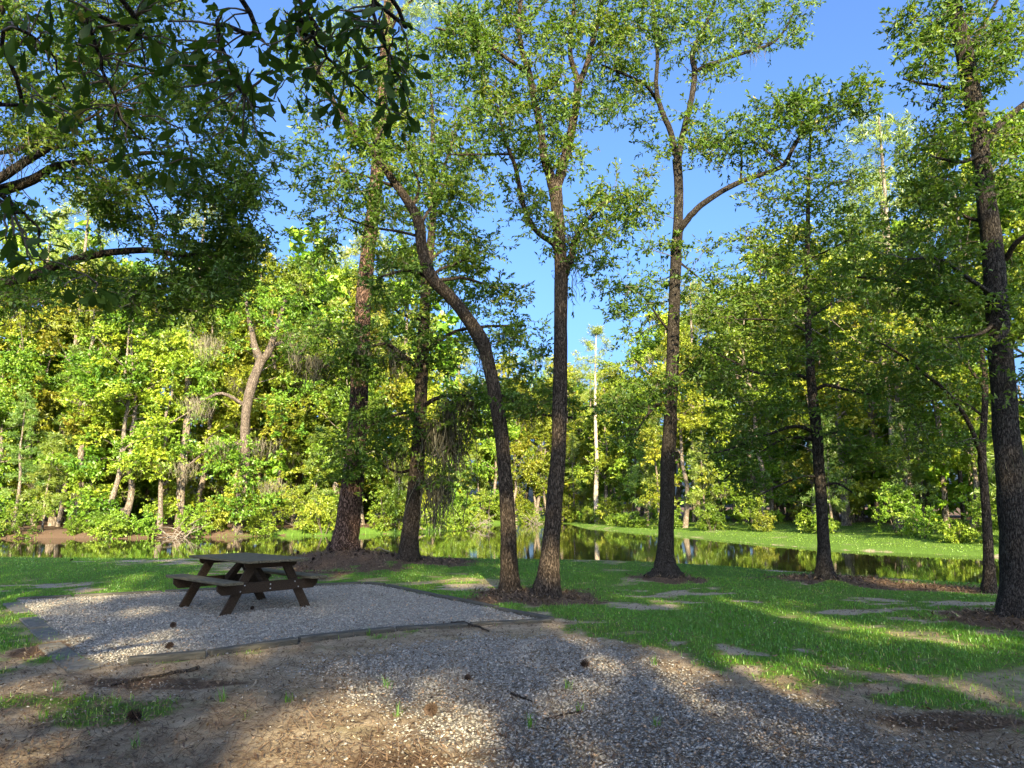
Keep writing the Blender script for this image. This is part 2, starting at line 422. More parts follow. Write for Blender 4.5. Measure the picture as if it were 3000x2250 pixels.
# water: one sheet, the banks rise through it
m, nt, out = mat('pond_water')
tc = N(nt, 'ShaderNodeTexCoord'); mp = N(nt, 'ShaderNodeMapping'); mp.inputs['Scale'].default_value = (.8, 2.2, 1)
nt.links.new(tc.outputs['Object'], mp.inputs[0])
nz = noise(nt, mp.outputs[0], 1.6, 3, .5)
b = N(nt, 'ShaderNodeBsdfPrincipled'); b.inputs['Base Color'].default_value = (.018, .018, .007, 1)
b.inputs['Roughness'].default_value = .03; b.inputs['IOR'].default_value = 1.45
bp = N(nt, 'ShaderNodeBump'); bp.inputs['Strength'].default_value = .06; bp.inputs['Distance'].default_value = .02
nt.links.new(nz, bp.inputs['Height']); nt.links.new(bp.outputs[0], b.inputs['Normal'])
nt.links.new(b.outputs[0], out.inputs[0])
wv = np.array([[-95, 9, WL], [62, 9, WL], [62, 100, WL], [-95, 100, WL]])
obj('pond_water', mesh_np('pond_water', wv, [[0, 1, 2, 3]]), m, kind='structure')

# ------------------------------------------------------------------ foliage makers
def leaves(C, rad, ns, nl, L, W, g, flat=.6, droop=.2, up=.15, spread=.9, tint0=None, mixt=.45):
    """sprigs round each centre with narrow folded leaves along them; returns leaf verts, faces, tints, sprig verts, faces"""
    C = np.asarray(C); n = len(C); rad = np.broadcast_to(rad, (n,))
    sd_ = g.normal(size=(n, ns, 3)); sd_[..., 2] = sd_[..., 2] * flat + up; sd_ = norm(sd_)
    sl_ = rad[:, None] * g.uniform(.45, 1.15, (n, ns))
    st0 = C[:, None] + g.normal(size=(n, ns, 3)) * (rad[:, None, None] * .22)
    t = g.uniform(.15, 1.05, (n, ns, nl))
    base = st0[:, :, None] + sd_[:, :, None] * (sl_[:, :, None] * t)[..., None]
    base[..., 2] -= (t ** 2) * sl_[:, :, None] * droop * .6
    d = sd_[:, :, None] * .7 + g.normal(size=(n, ns, nl, 3)) * spread * .6; d[..., 2] -= droop; d = norm(d)
    nn = g.normal(size=d.shape); nn[..., 2] += .8
    nn = norm(nn - d * (nn * d).sum(-1, keepdims=True)); s = np.cross(d, nn)
    l = L * g.uniform(.65, 1.25, d.shape[:-1])[..., None]; w = W * g.uniform(.7, 1.2, d.shape[:-1])[..., None] * .5
    p0 = base; p1 = base + d * l * .55 + s * w + nn * w * .5; p2 = base + d * l - nn * l * .12; p3 = base + d * l * .55 - s * w + nn * w * .5
    V = np.stack([p0, p1, p2, p3], -2).reshape(-1, 3)
    F = np.arange(len(V)).reshape(-1, 4)
    ct = g.random(n) if tint0 is None else np.broadcast_to(tint0, (n,))
    T = (ct[:, None, None] * (1 - mixt) + g.random((n, ns, nl)) * mixt)
    T = np.where(g.random(T.shape) < .008, 1.0, np.minimum(T, .93))
    T = np.repeat(T.ravel(), 4)
    a = st0; e = st0 + sd_ * sl_[..., None]; e[..., 2] -= sl_ * droop * .6
    sw = norm(np.cross(sd_, g.normal(size=sd_.shape))) * .004
    SV = np.stack([a - sw, a + sw, e + sw * .4, e - sw * .4], -2).reshape(-1, 3)
    SF = np.arange(len(SV)).reshape(-1, 4)
    return V, F, T, SV, SF
def needles(C, rad, nt_, nn, L, W, g, up=.5):
    C = np.asarray(C); n = len(C)
    tc_ = C[:, None] + norm(g.normal(size=(n, nt_, 3))) * (rad * g.random((n, nt_, 1)) ** .5) * [1, 1, .6]
    ax = norm(g.normal(size=(n, nt_, 3)) + [0, 0, up])
    d = norm(ax[:, :, None] * .6 + g.normal(size=(n, nt_, nn, 3)) * .6)
    s = norm(np.cross(d, g.normal(size=d.shape))) * W * .5
    l = L * g.uniform(.7, 1.15, d.shape[:-1])[..., None]
    b0 = np.broadcast_to(tc_[:, :, None], d.shape)
    V = np.stack([b0 - s * .4, b0 + d * l * .5 + s, b0 + d * l, b0 + d * l * .5 - s], -2).reshape(-1, 3)
    T = np.repeat((g.random((n, 1, 1)) * .5 + g.random((n, nt_, nn)) * .45).ravel(), 4)
    return V, np.arange(len(V)).reshape(-1, 4), T
def moss_clump(P, n, L, W, g, spread=.15):
    """a beard of thin wavy strands hanging from P"""
    acc = Acc()
    b0 = P + g.normal(size=(n, 3)) * [spread, spread, spread * .25]
    ln = L * g.uniform(.3, 1.0, n)
    k = 6
    t = np.linspace(0, 1, k)
    x = b0[:, None] + np.zeros((n, k, 3))
    x[..., 2] -= ln[:, None] * t
    x[..., :2] += np.cumsum(g.normal(size=(n, k, 2)) * (ln[:, None, None] * .055 + .012), 1) - (b0[:, None, :2] - P[:2]) * .35 * t[None, :, None]
    a = g.uniform(0, 6.28, n); s = np.stack([np.cos(a), np.sin(a), 0 * a], 1)[:, None] * (W * np.array([.5, 1, .9, .9, .6, .15]))[None, :, None] * .5
    V = np.stack([x - s, x + s], 2).reshape(n, k * 2, 3)
    f = np.array([[2 * i, 2 * i + 1, 2 * i + 3, 2 * i + 2] for i in range(k - 1)])
    F = (np.arange(n)[:, None, None] * (2 * k) + f[None]).reshape(-1, 4)
    return V.reshape(-1, 3), F, np.repeat(g.random(n), 2 * k)

class Skel:
    def __init__(s): s.P = []; s.R = []
    def add(s, P, R): s.P.append(np.asarray(P)); s.R.append(np.asarray(R))
    def arr(s): return np.concatenate(s.P), np.concatenate(s.R)
def attach(sk, C, g, acc, rmax=.03, k=4, wob=.08, below=.35):
    """join every foliage centre to the nearest wood with a bent twig; twigs become wood for the next"""
    P, R = sk.arr()
    C = np.asarray(C)
    d0 = np.array([np.min(((P - c) ** 2).sum(1)) for c in C]); order = np.argsort(d0)
    cap = len(P) + len(C) * 5 + 10
    PP = np.zeros((cap, 3)); RR = np.zeros(cap); n = len(P); PP[:n] = P; RR[:n] = R
    for i in order:
        c = C[i]; q = PP[:n]
        dv = c - q; dist = np.sqrt((dv ** 2).sum(1))
        cost = dist + below * np.maximum(0, -dv[:, 2] - .0) + .15 * (RR[:n] < .006)
        j = int(np.argmin(cost)); p = q[j].copy(); D = dist[j]
        if D < .05: continue
        r0 = min(RR[j] * .7, .006 + .011 * D, rmax)
        t = np.linspace(0, 1, 6)[:, None]
        mid = (p + c) / 2 + g.normal(size=3) * wob * D + [0, 0, .10 * D]
        path = (1 - t) ** 2 * p + 2 * t * (1 - t) * mid + t ** 2 * c
        path[1:-1] += g.normal(size=(4, 3)) * .025 * D
        rr = np.linspace(r0, max(.0035, r0 * .35), 6)
        V, F = tube(path, rr, k); acc.add(V, F)
        PP[n:n + 5] = path[1:]; RR[n:n + 5] = rr[1:]; n += 5

def blob_pts(blobs, Y, g):
    out = []
    for (x, y, rx, ry, n, d0, d1) in blobs:
        a = g.uniform(0, 6.283, n); r = np.sqrt(g.random(n))
        for i in range(n):
            out.append(at(x + rx * r[i] * math.cos(a[i]), y + ry * r[i] * math.sin(a[i]), Y + g.uniform(d0, d1)))
    return np.array(out)

def traced_tree(name, label, base, limbs, blobs, seed, bark, leafm, crad=.42, ns=9, nl=11, L=.10, W=.036, flat=.55, droop=.15, flare=1.5, group=None,
                moss=(), cat='tree', twig_r=.03, needle=False, wpts=None, trunk_k=22):
    """limbs: list of (points (x px, y px, width px), depth offset at start, at end); the first is the trunk"""
    g = np.random.default_rng(seed)
    Y = base[1]; b0 = np.array([base[0], base[1], gz(base[0], base[1])])
    root = empty(name, tuple(b0)); tag(root, label, cat, group)
    sk = Skel()
    for li, (pts, d0, d1) in enumerate(limbs):
        n = len(pts)
        if pts and len(pts[0]) == 4:          # world points x, y, z, radius
            P = np.array([p[:3] for p in pts]); R = np.array([p[3] for p in pts])
        else:
            tt = np.linspace(0, 1, n)
            P = np.array([at(x, y, Y + d0 + (d1 - d0) * t) for (x, y, w), t in zip(pts, tt)])
            R = np.array([w * K / FPX * .5 * p[1] for (x, y, w), p in zip(pts, P)])
        m_ = 5 if li == 0 else 4
        P2 = catmull(P, m_); R2 = np.maximum(catmull(R[:, None], m_)[:, 0], .006)
        lob = None
        if li == 0:
            hz = np.array([-.3, -.15, -.06, 0, .04, .09, .15, .22, .30, .4, .5])          # close rings at the foot
            up_ = P2[P2[:, 2] > P2[0, 2] + .55]; ur = R2[P2[:, 2] > P2[0, 2] + .55]
            foot = np.stack([P2[0] + (up_[0] - P2[0]) * max(h, 0) / (up_[0, 2] - P2[0, 2]) + [0, 0, min(h, 0)] for h in hz])
            fr_ = R2[0] + (ur[0] - R2[0]) * np.clip(hz, 0, None) / (up_[0, 2] - P2[0, 2])
            P2 = np.concatenate([foot, up_]); R2 = np.concatenate([fr_, ur])
            hh = P2[:, 2] - b0[2]; e_ = np.exp(-np.maximum(hh + .05, 0) / .17)
            R2 = R2 * (1 + (flare - 1) * e_ * 1.25); lob = .30 * np.exp(-np.maximum(hh, 0) / .22) * min(1, (flare - 1) * 1.6)
        P2 = P2 + g.normal(size=P2.shape) * (R2[:, None] * (.07 if li else .02))
        V, F = tube(P2, R2, trunk_k if li == 0 else 10, .13, seed * 31 + li, lob)
        obj('trunk' if li == 0 else 'limb', mesh_np('trunk' if li == 0 else 'limb', V - b0, F, smooth=True), bark, root)
        sk.add(P2[2:] if li == 0 else P2[1:], R2[2:] if li == 0 else R2[1:])
    C = blob_pts(blobs, Y, g)
    tw = Acc()
    if len(C):
        attach(sk, C, g, tw, twig_r)
        if needle:
            V, F, T = needles(C, crad, ns, nl, L, W, g)
        else:
            V, F, T, SV, SF = leaves(C, crad * g.uniform(.7, 1.25, len(C)), ns, nl, L, W, g, flat, droop, mixt=.32)
            tw.add(SV, SF)
        obj('twigs', tw.mesh('twigs', b0), M['twig'], root, 'stuff')
        obj('crown', mesh_np('crown', V - b0, F, {'tint': T}), leafm, root, 'stuff')
    for (x, y, dd, n, Ln, w) in moss:
        p = at(x, y, Y + dd)
        Q = np.concatenate([sk.arr()[0][::2], C]) if len(C) else sk.arr()[0]
        p = Q[np.argmin(((Q - p) ** 2).sum(1))]
        V, F, T = moss_clump(p, n, Ln, w, g, spread=.08 + Ln * .1)
        obj('hanging_moss', mesh_np('hanging_moss', V - b0, F, {'tint': T}), M['moss'], root, 'stuff')
    return root

# ------------------------------------------------------------------ the trees on the near bank, limbs traced one by one
traced_tree('pine_tree', 'tall thick pine with reddish plated bark on the mulch mound beside the pond', B['pine'],
    [([(745, 1186, 58), (752, 1120, 51), (762, 1030, 46), (772, 920, 41), (778, 800, 38), (785, 650, 34), (800, 500, 31), (812, 400, 30), (826, 200, 27), (838, 40, 25), (848, -120, 22), (858, -280, 12)], 0, .4),
     ([(835, 80, 10), (870, 20, 8), (920, -20, 6)], .3, -.8), ([(842, -30, 10), (790, -70, 8), (740, -90, 6)], .3, .8), ([(830, 150, 8), (800, 110, 6), (770, 90, 4)], .3, -.5)],
    [(860, -80, 130, 80, 26, -2, 2), (900, 10, 70, 60, 12, -1.5, 1), (770, 40, 50, 60, 9, -1.5, 1), (840, -220, 110, 80, 22, -2, 2), (1000, 60, 50, 60, 6, -.5, 1.5)],
    11, M['pine_bark'], M['needle'], crad=.5, ns=9, nl=26, L=.24, W=.014, needle=True, flare=1.35, trunk_k=20)

traced_tree('oak_tree', 'slim straight oak with moss beards, between the pine and the leaning trunk', B['t2'],
    [([(882, 1214, 42), (886, 1150, 37), (893, 1080, 34), (905, 950, 29), (912, 800, 27), (918, 650, 23), (926, 560, 20), (934, 490, 17), (937, 427, 16), (932, 353, 12), (935, 270, 9), (930, 180, 6)], 0, .5),
     ([(900, 793, 12), (872, 768, 10), (847, 750, 9), (827, 743, 8), (777, 756, 6), (720, 770, 4)], .1, -.8),
     ([(921, 873, 10), (940, 862, 9), (967, 855, 8), (1010, 853, 7), (1050, 851, 5)], .1, -.3),
     ([(930, 745, 11), (960, 730, 9), (984, 716, 8), (1037, 706, 7), (1137, 703, 5)], .1, .8),
     ([(937, 427, 9), (960, 360, 7), (980, 300, 6), (991, 257, 4)], .3, -.2), ([(932, 420, 8), (915, 385, 7), (904, 353, 6), (893, 300, 4)], .3, .8),
     ([(897, 890, 8), (860, 895, 6), (810, 915, 5), (770, 940, 3)], .1, -.7), ([(900, 1010, 8), (860, 1020, 6), (820, 1000, 4)], .1, .5), ([(915, 690, 8), (870, 680, 6), (820, 640, 4)], .1, .7),
     ([(930, 560, 8), (960, 540, 6), (1010, 530, 4)], .2, .5)],
    [(760, 780, 90, 40, 16, -1.2, .5), (700, 730, 90, 40, 9, -1, 1), (850, 700, 60, 60, 14, -1, 1), (960, 760, 80, 50, 16, -1, 1), (1040, 860, 60, 35, 12, -.8, .8), (990, 900, 70, 50, 12, -.8, .8),
     (820, 930, 80, 60, 20, -1, 1), (760, 990, 50, 50, 8, -1, 1), (950, 1000, 60, 60, 8, -1, 1), (880, 610, 70, 50, 12, -1, 1), (960, 640, 70, 60, 12, -1, 1), (960, 400, 100, 90, 26, -1, 1.5), (890, 330, 80, 90, 20, -1, 1.5),
     (950, 220, 90, 80, 20, -1, 1.5), (860, 500, 70, 70, 12, -1, 1.5), (1000, 520, 60, 70, 10, -1, 1.5), (1080, 720, 60, 40, 9, 0, 1), (690, 600, 60, 60, 5, -1, 1)],
    12, M['oak_bark'], M['oak_leaf'], crad=.66, ns=11, nl=13, L=.135, W=.05, flat=.4, flare=1.25,
    moss=[(930, 900, -.2, 120, 1.6, .028), (965, 860, -.3, 110, 1.3, .028), (945, 1000, -.2, 130, 1.8, .028), (985, 960, -.3, 110, 1.5, .028), (790, 770, -.5, 90, .9, .028), (690, 780, -.5, 90, .9, .028), (610, 790, -.6, 40, .8, .028), (1003, 860, 0, 90, 1.2, .028), (870, 760, -.3, 90, 1.0, .028), (840, 950, -.5, 40, .9, .028), (1000, 1040, 0, 40, 1.0, .028)])

traced_tree('oak_tree', 'curved oak trunk that leans to the left, foremost beside the forked oak', B['t3'],
    [([(1100, 1274, 40), (1099, 1220, 35), (1098, 1150, 32), (1092, 1050, 31), (1085, 950, 30), (1068, 850, 30), (1052, 770, 30), (1040, 735, 33), (1012, 692, 28), (975, 645, 28), (940, 610, 29), (922, 575, 28), (911, 535, 25), (906, 490, 24), (890, 450, 22), (860, 405, 20), (820, 350, 18), (780, 300, 16), (740, 250, 14), (712, 205, 12), (680, 140, 9), (640, 60, 6)], 0, -1.2),
     ([(1072, 850, 10), (1092, 855, 8), (1121, 876, 7), (1171, 895, 6), (1244, 903, 5)], -.1, .6), ([(945, 606, 10), (970, 603, 8), (1004, 601, 7), (1060, 620, 5), (1110, 650, 4)], -.3, .7),
     ([(920, 596, 9), (895, 588, 7), (871, 585, 6), (815, 600, 4)], -.3, -1.0), ([(930, 596, 9), (955, 580, 7), (984, 570, 6), (1040, 545, 4)], -.3, .4),
     ([(905, 490, 8), (930, 450, 6), (960, 400, 4)], -.6, .3), ([(860, 405, 9), (830, 395, 7), (790, 380, 5), (740, 370, 4)], -.7, -1.6), ([(800, 325, 8), (830, 270, 6), (850, 210, 4)], -.9, .2),
     ([(905, 510, 7), (860, 500, 6), (800, 490, 5), (745, 470, 4)], -.5, -.2), ([(890, 450, 8), (905, 400, 6), (880, 330, 5), (870, 260, 3)], -.6, .6)],
    [(1130, 860, 80, 40, 12, -.5, .8), (1200, 880, 60, 30, 6, 0, .9), (1080, 640, 60, 40, 7, -.2, .9), (1030, 560, 70, 40, 9, -.2, .8), (840, 590, 60, 40, 7, -1.2, 0), (780, 460, 80, 50, 10, -1, .6), (720, 400, 90, 50, 10, -1.5, .5),
     (830, 300, 80, 80, 18, -1.4, .6), (740, 200, 90, 80, 16, -1.8, .4), (930, 420, 50, 60, 8, -.6, .6), (660, 330, 70, 50, 7, -1.5, .5), (650, 100, 80, 70, 12, -1.6, .5), (860, 210, 70, 60, 12, -1, 1), (980, 470, 50, 50, 5, -.6, .6), (1130, 760, 50, 40, 5, -.4, .8), (700, 500, 60, 40, 5, -1, .6), (820, 120, 70, 60, 10, -1, .6)],
    13, M['oak_bark'], M['oak_leaf'], crad=.46, ns=11, nl=14, L=.105, W=.036, flat=.45, flare=1.3,
    moss=[(990, 790, -.2, 35, .6, .012), (1160, 900, .2, 25, .5, .012)])

traced_tree('oak_tree', 'tall forked oak whose trunk splits into a high V above the grass', B['t4'],
    [([(1180, 1285, 50), (1184, 1235, 43), (1190, 1180, 38), (1197, 1100, 35), (1207, 950, 32), (1210, 800, 31), (1212, 650, 30), (1210, 550, 29), (1204, 450, 28), (1198, 402, 31)], 0, .15),
     ([(1198, 408, 26), (1186, 372, 22), (1175, 335, 20), (1168, 280, 19), (1152, 205, 17), (1145, 165, 16), (1128, 110, 13), (1120, 50, 10), (1130, -30, 8), (1140, -120, 5)], .15, -.6),
     ([(1200, 408, 26), (1214, 368, 23), (1230, 300, 21), (1243, 230, 19), (1250, 172, 19)], .15, .6),
     ([(1250, 175, 14), (1234, 130, 12), (1233, 90, 11), (1238, 30, 9), (1242, -60, 6)], .6, .2), ([(1252, 178, 15), (1268, 138, 13), (1284, 75, 12), (1298, 10, 10), (1312, -70, 6)], .6, 1.2),
     ([(1278, 112, 9), (1320, 82, 8), (1365, 60, 7), (1430, 72, 4)], .8, 1.6), ([(1147, 168, 12), (1125, 148, 11), (1100, 130, 10), (1050, 95, 9), (1000, 75, 7), (940, 60, 4)], -.2, -1.2),
     ([(1205, 540, 16), (1190, 522, 14), (1165, 505, 12), (1144, 477, 12), (1130, 440, 11), (1122, 400, 10), (1111, 353, 9), (1097, 320, 8), (1085, 280, 6), (1075, 230, 4)], .05, -.9),
     ([(1100, 333, 6), (1060, 333, 5), (1010, 334, 4), (970, 334, 3)], -.6, -1.2), ([(1218, 600, 18), (1232, 560, 17), (1246, 510, 14), (1264, 480, 11), (1304, 443, 7), (1350, 420, 4)], .1, .8),
     ([(1120, 60, 7), (1150, 30, 6), (1190, -10, 4)], -.4, .2), ([(1150, 200, 7), (1200, 180, 5), (1215, 140, 4)], -.2, -.4)],
    [(1290, 470, 90, 70, 18, -.6, 1.0), (1370, 430, 60, 60, 8, -.3, 1.0), (1240, 560, 60, 60, 6, -.4, .8), (1100, 260, 70, 80, 18, -1.2, .3), (1020, 300, 60, 60, 10, -1.4, .2), (1130, 420, 50, 60, 8, -.8, .4),
     (1000, 90, 80, 60, 18, -1.6, .2), (1080, 60, 70, 60, 18, -1, .6), (1180, 60, 70, 60, 14, -.8, .8), (1200, 230, 60, 90, 14, -.6, .6), (1290, 60, 70, 70, 16, 0, 1.6), (1390, 60, 70, 50, 16, .4, 1.8), (1300, 220, 50, 70, 7, 0, 1.2), (1190, -80, 150, 80, 26, -1, 1.6), (1340, -60, 100, 60, 16, 0, 1.8), (1240, 320, 40, 50, 6, 0, .8), (1190, 330, 25, 40, 4, -.2, .5), (1320, 620, 50, 60, 3, 0, .8), (1060, 160, 60, 50, 10, -1, .4)],
    14, M['oak_bark'], M['oak_leaf'], crad=.46, ns=11, nl=14, L=.10, W=.034, flat=.6, flare=1.4,
    moss=[(1255, 500, .3, 50, .8, .014), (1245, 590, .2, 30, .7, .012), (1230, 480, .2, 40, .7, .014), (1125, 420, -.5, 20, .4, .012)])

traced_tree('oak_tree', 'dark slender oak with flared foot and one long limb reaching right', B['t5'],
    [([(1437, 1241, 42), (1438, 1200, 34), (1440, 1120, 31), (1443, 1000, 30), (1449, 880, 28), (1455, 700, 26), (1459, 580, 25), (1464, 490, 23), (1466, 410, 21), (1463, 345, 21)], 0, .3),
     ([(1464, 350, 14), (1448, 285, 13), (1430, 240, 12), (1418, 195, 11), (1420, 120, 9), (1414, 50, 8), (1404, -40, 5)], .3, -.4), ([(1464, 350, 16), (1474, 295, 15), (1488, 240, 14), (1498, 185, 13), (1500, 150, 13), (1496, 118, 12), (1512, 75, 10), (1535, 30, 9), (1560, -50, 6)], .3, 1.0),
     ([(1502, 155, 10), (1525, 142, 9), (1560, 130, 8), (1620, 110, 7), (1665, 95, 6), (1695, 65, 5), (1720, 15, 3)], .6, 1.8),
     ([(1466, 500, 17), (1480, 480, 15), (1505, 452, 14), (1545, 422, 13), (1600, 392, 12), (1650, 376, 11), (1692, 357, 10), (1712, 322, 9), (1738, 282, 8), (1768, 262, 7), (1830, 235, 4)], .2, -1.4),
     ([(1420, 218, 8), (1392, 182, 7), (1340, 157, 6), (1300, 140, 4)], .2, -.8), ([(1600, 392, 6), (1602, 350, 5), (1600, 310, 4)], -.5, .2), ([(1692, 357, 5), (1660, 330, 4), (1620, 300, 3)], -1, -.4),
     ([(1447, 860, 9), (1425, 870, 7), (1400, 895, 5), (1370, 940, 3)], .2, -.8), ([(1452, 720, 6), (1425, 690, 5), (1390, 640, 4), (1350, 620, 3)], .2, -.5), ([(1450, 840, 8), (1480, 800, 5), (1530, 790, 3)], .2, .6), ([(1460, 560, 6), (1510, 600, 4), (1560, 640, 3)], .2, .5)],
    [(1770, 235, 60, 50, 16, -1.8, -.6), (1840, 220, 40, 45, 9, -1.8, -.8), (1700, 240, 60, 40, 12, -1.6, -.4), (1610, 290, 70, 40, 14, -1, .3), (1540, 310, 50, 40, 9, -.6, .6), (1660, 60, 70, 45, 11, .6, 2), (1590, 40, 70, 60, 14, .2, 1.8), (1730, 40, 30, 50, 5, 1, 2), (1480, 60, 60, 60, 12, -.4, 1.2),
     (1400, 150, 60, 60, 10, -.8, .6), (1340, 160, 50, 40, 7, -1, .4), (1500, 290, 40, 60, 6, 0, 1), (1390, 620, 60, 60, 7, -.8, .6), (1370, 690, 60, 50, 7, -.8, .4), (1400, 850, 70, 50, 14, -1, .5), (1350, 900, 50, 40, 6, -1, .2), (1500, 790, 60, 60, 8, -.2, 1), (1420, 500, 50, 70, 6, -.5, .7), (1520, 600, 60, 80, 7, -.3, .8), (1440, -60, 120, 60, 14, -1, 1.6), (1640, 340, 40, 30, 4, -1, 0), (1400, 300, 50, 60, 5, -.6, .5), (1560, 150, 60, 50, 7, .4, 1.6)],
    15, M['dark_bark'], M['oak_leaf'], crad=.48, ns=10, nl=12, L=.115, W=.042, flat=.55, flare=1.9,
    moss=[(1775, 268, -1.2, 25, .6, .014), (1640, 115, 1.2, 20, .5, .012)])

traced_tree('oak_tree', 'straight slim oak with tiers of drooping limbs on the straw mound at right', B['t6'],
    [([(1783, 1249, 32), (1780, 1190, 26), (1775, 1100, 23), (1766, 960, 22), (1758, 880, 21), (1751, 810, 19), (1746, 700, 14), (1742, 600, 12), (1745, 500, 10), (1746, 400, 8), (1750, 320, 6), (1752, 260, 4)], 0, .2),
     ([(1756, 932, 9), (1730, 922, 8), (1700, 924, 7), (1641, 946, 6), (1568, 973, 4), (1520, 980, 3)], .1, -.8), ([(1756, 950, 8), (1725, 945, 7), (1688, 950, 6), (1640, 980, 5), (1600, 1003, 4), (1560, 1040, 3)], .1, .4),
     ([(1749, 820, 9), (1728, 812, 8), (1700, 809, 7), (1640, 806, 6), (1595, 786, 5), (1540, 760, 3)], .1, .5), ([(1762, 840, 9), (1785, 832, 8), (1820, 840, 6), (1880, 852, 4)], .1, -.5), ([(1768, 945, 8), (1800, 934, 7), (1838, 938, 6), (1890, 985, 4)], .1, .5),
     ([(1746, 720, 6), (1710, 700, 5), (1650, 690, 4), (1590, 690, 3)], .1, -.6), ([(1746, 690, 6), (1790, 660, 5), (1840, 640, 3)], .1, .6), ([(1743, 575, 6), (1710, 560, 5), (1650, 540, 4)], .1, .3), ([(1746, 560, 5), (1790, 540, 4), (1830, 520, 3)], .1, -.5), ([(1770, 1030, 7), (1730, 1030, 5), (1680, 1050, 4), (1640, 1070, 3)], .1, -.5), ([(1774, 1050, 6), (1810, 1045, 5), (1850, 1070, 3)], .1, -.6), ([(1746, 450, 5), (1700, 430, 4), (1650, 430, 3)], .1, .3), ([(1748, 440, 5), (1790, 400, 4), (1830, 390, 3)], .1, .3)],
    [(1600, 960, 90, 45, 20, -.9, .9), (1560, 1010, 60, 40, 10, -.9, .9), (1680, 870, 80, 40, 16, -.9, .9), (1640, 780, 100, 40, 18, -.9, .9), (1580, 720, 60, 50, 9, -.9, .9), (1680, 680, 80, 40, 16, -.9, .9), (1620, 620, 70, 40, 10, -.9, .9), (1700, 590, 70, 40, 14, -.9, .9), (1650, 520, 70, 40, 12, -.9, .9), (1740, 510, 60, 50, 12, -.9, .9), (1700, 430, 80, 50, 16, -.9, .9), (1800, 400, 80, 60, 18, -.9, .9), (1760, 330, 60, 50, 12, -.9, .9),
     (1830, 500, 70, 50, 14, -.9, .9), (1820, 620, 70, 50, 16, -.9, .9), (1840, 730, 70, 50, 14, -.9, .9), (1850, 850, 70, 40, 14, -.9, .9), (1840, 960, 70, 40, 12, -.9, .9), (1680, 1050, 80, 35, 10, -.9, .6), (1880, 1010, 50, 40, 6, -.9, .6), (1570, 860, 50, 40, 8, -.9, .6), (1780, 780, 50, 40, 7, -.8, .8), (1530, 560, 40, 50, 4, -.8, .8), (1550, 640, 50, 40, 6, -.8, .8)],
    16, M['dark_bark'], M['oak_leaf'], crad=.50, ns=8, nl=9, L=.11, W=.04, flat=.2, droop=.1, flare=1.5)

traced_tree('oak_tree', 'thin forked sapling oak just left of the big rough trunk', B['t7'],
    [([(2138, 1277, 25), (2136, 1220, 20), (2132, 1130, 18), (2126, 1050, 17), (2121, 985, 17), (2126, 900, 13), (2128, 820, 11), (2118, 740, 8), (2105, 660, 5)], 0, .3),
     ([(2121, 990, 11), (2108, 950, 10), (2084, 898, 9), (2040, 842, 8), (1990, 802, 7), (1940, 762, 5), (1900, 740, 3)], .1, -.4), ([(2128, 840, 7), (2090, 790, 6), (2050, 740, 4)], .2, .6), ([(2126, 900, 6), (2060, 860, 5), (1990, 870, 4), (1940, 880, 3)], .2, .9)],
    [(1940, 780, 70, 60, 12, -.6, .9), (2000, 840, 70, 50, 10, -.6, .9), (2060, 740, 70, 60, 12, -.6, .9), (2080, 860, 50, 50, 7, -.5, .9), (1950, 900, 60, 40, 8, -.5, .9), (2110, 650, 50, 60, 9, -.5, .9), (1960, 690, 60, 40, 8, -.5, .8), (2020, 960, 60, 40, 6, -.5, .8)],
    17, M['oak_bark'], M['oak_leaf'], crad=.48, ns=9, nl=10, L=.105, W=.038, flat=.3, flare=1.3, moss=[(1930, 960, .4, 30, .5, .014), (1960, 790, .2, 25, .5, .012)])

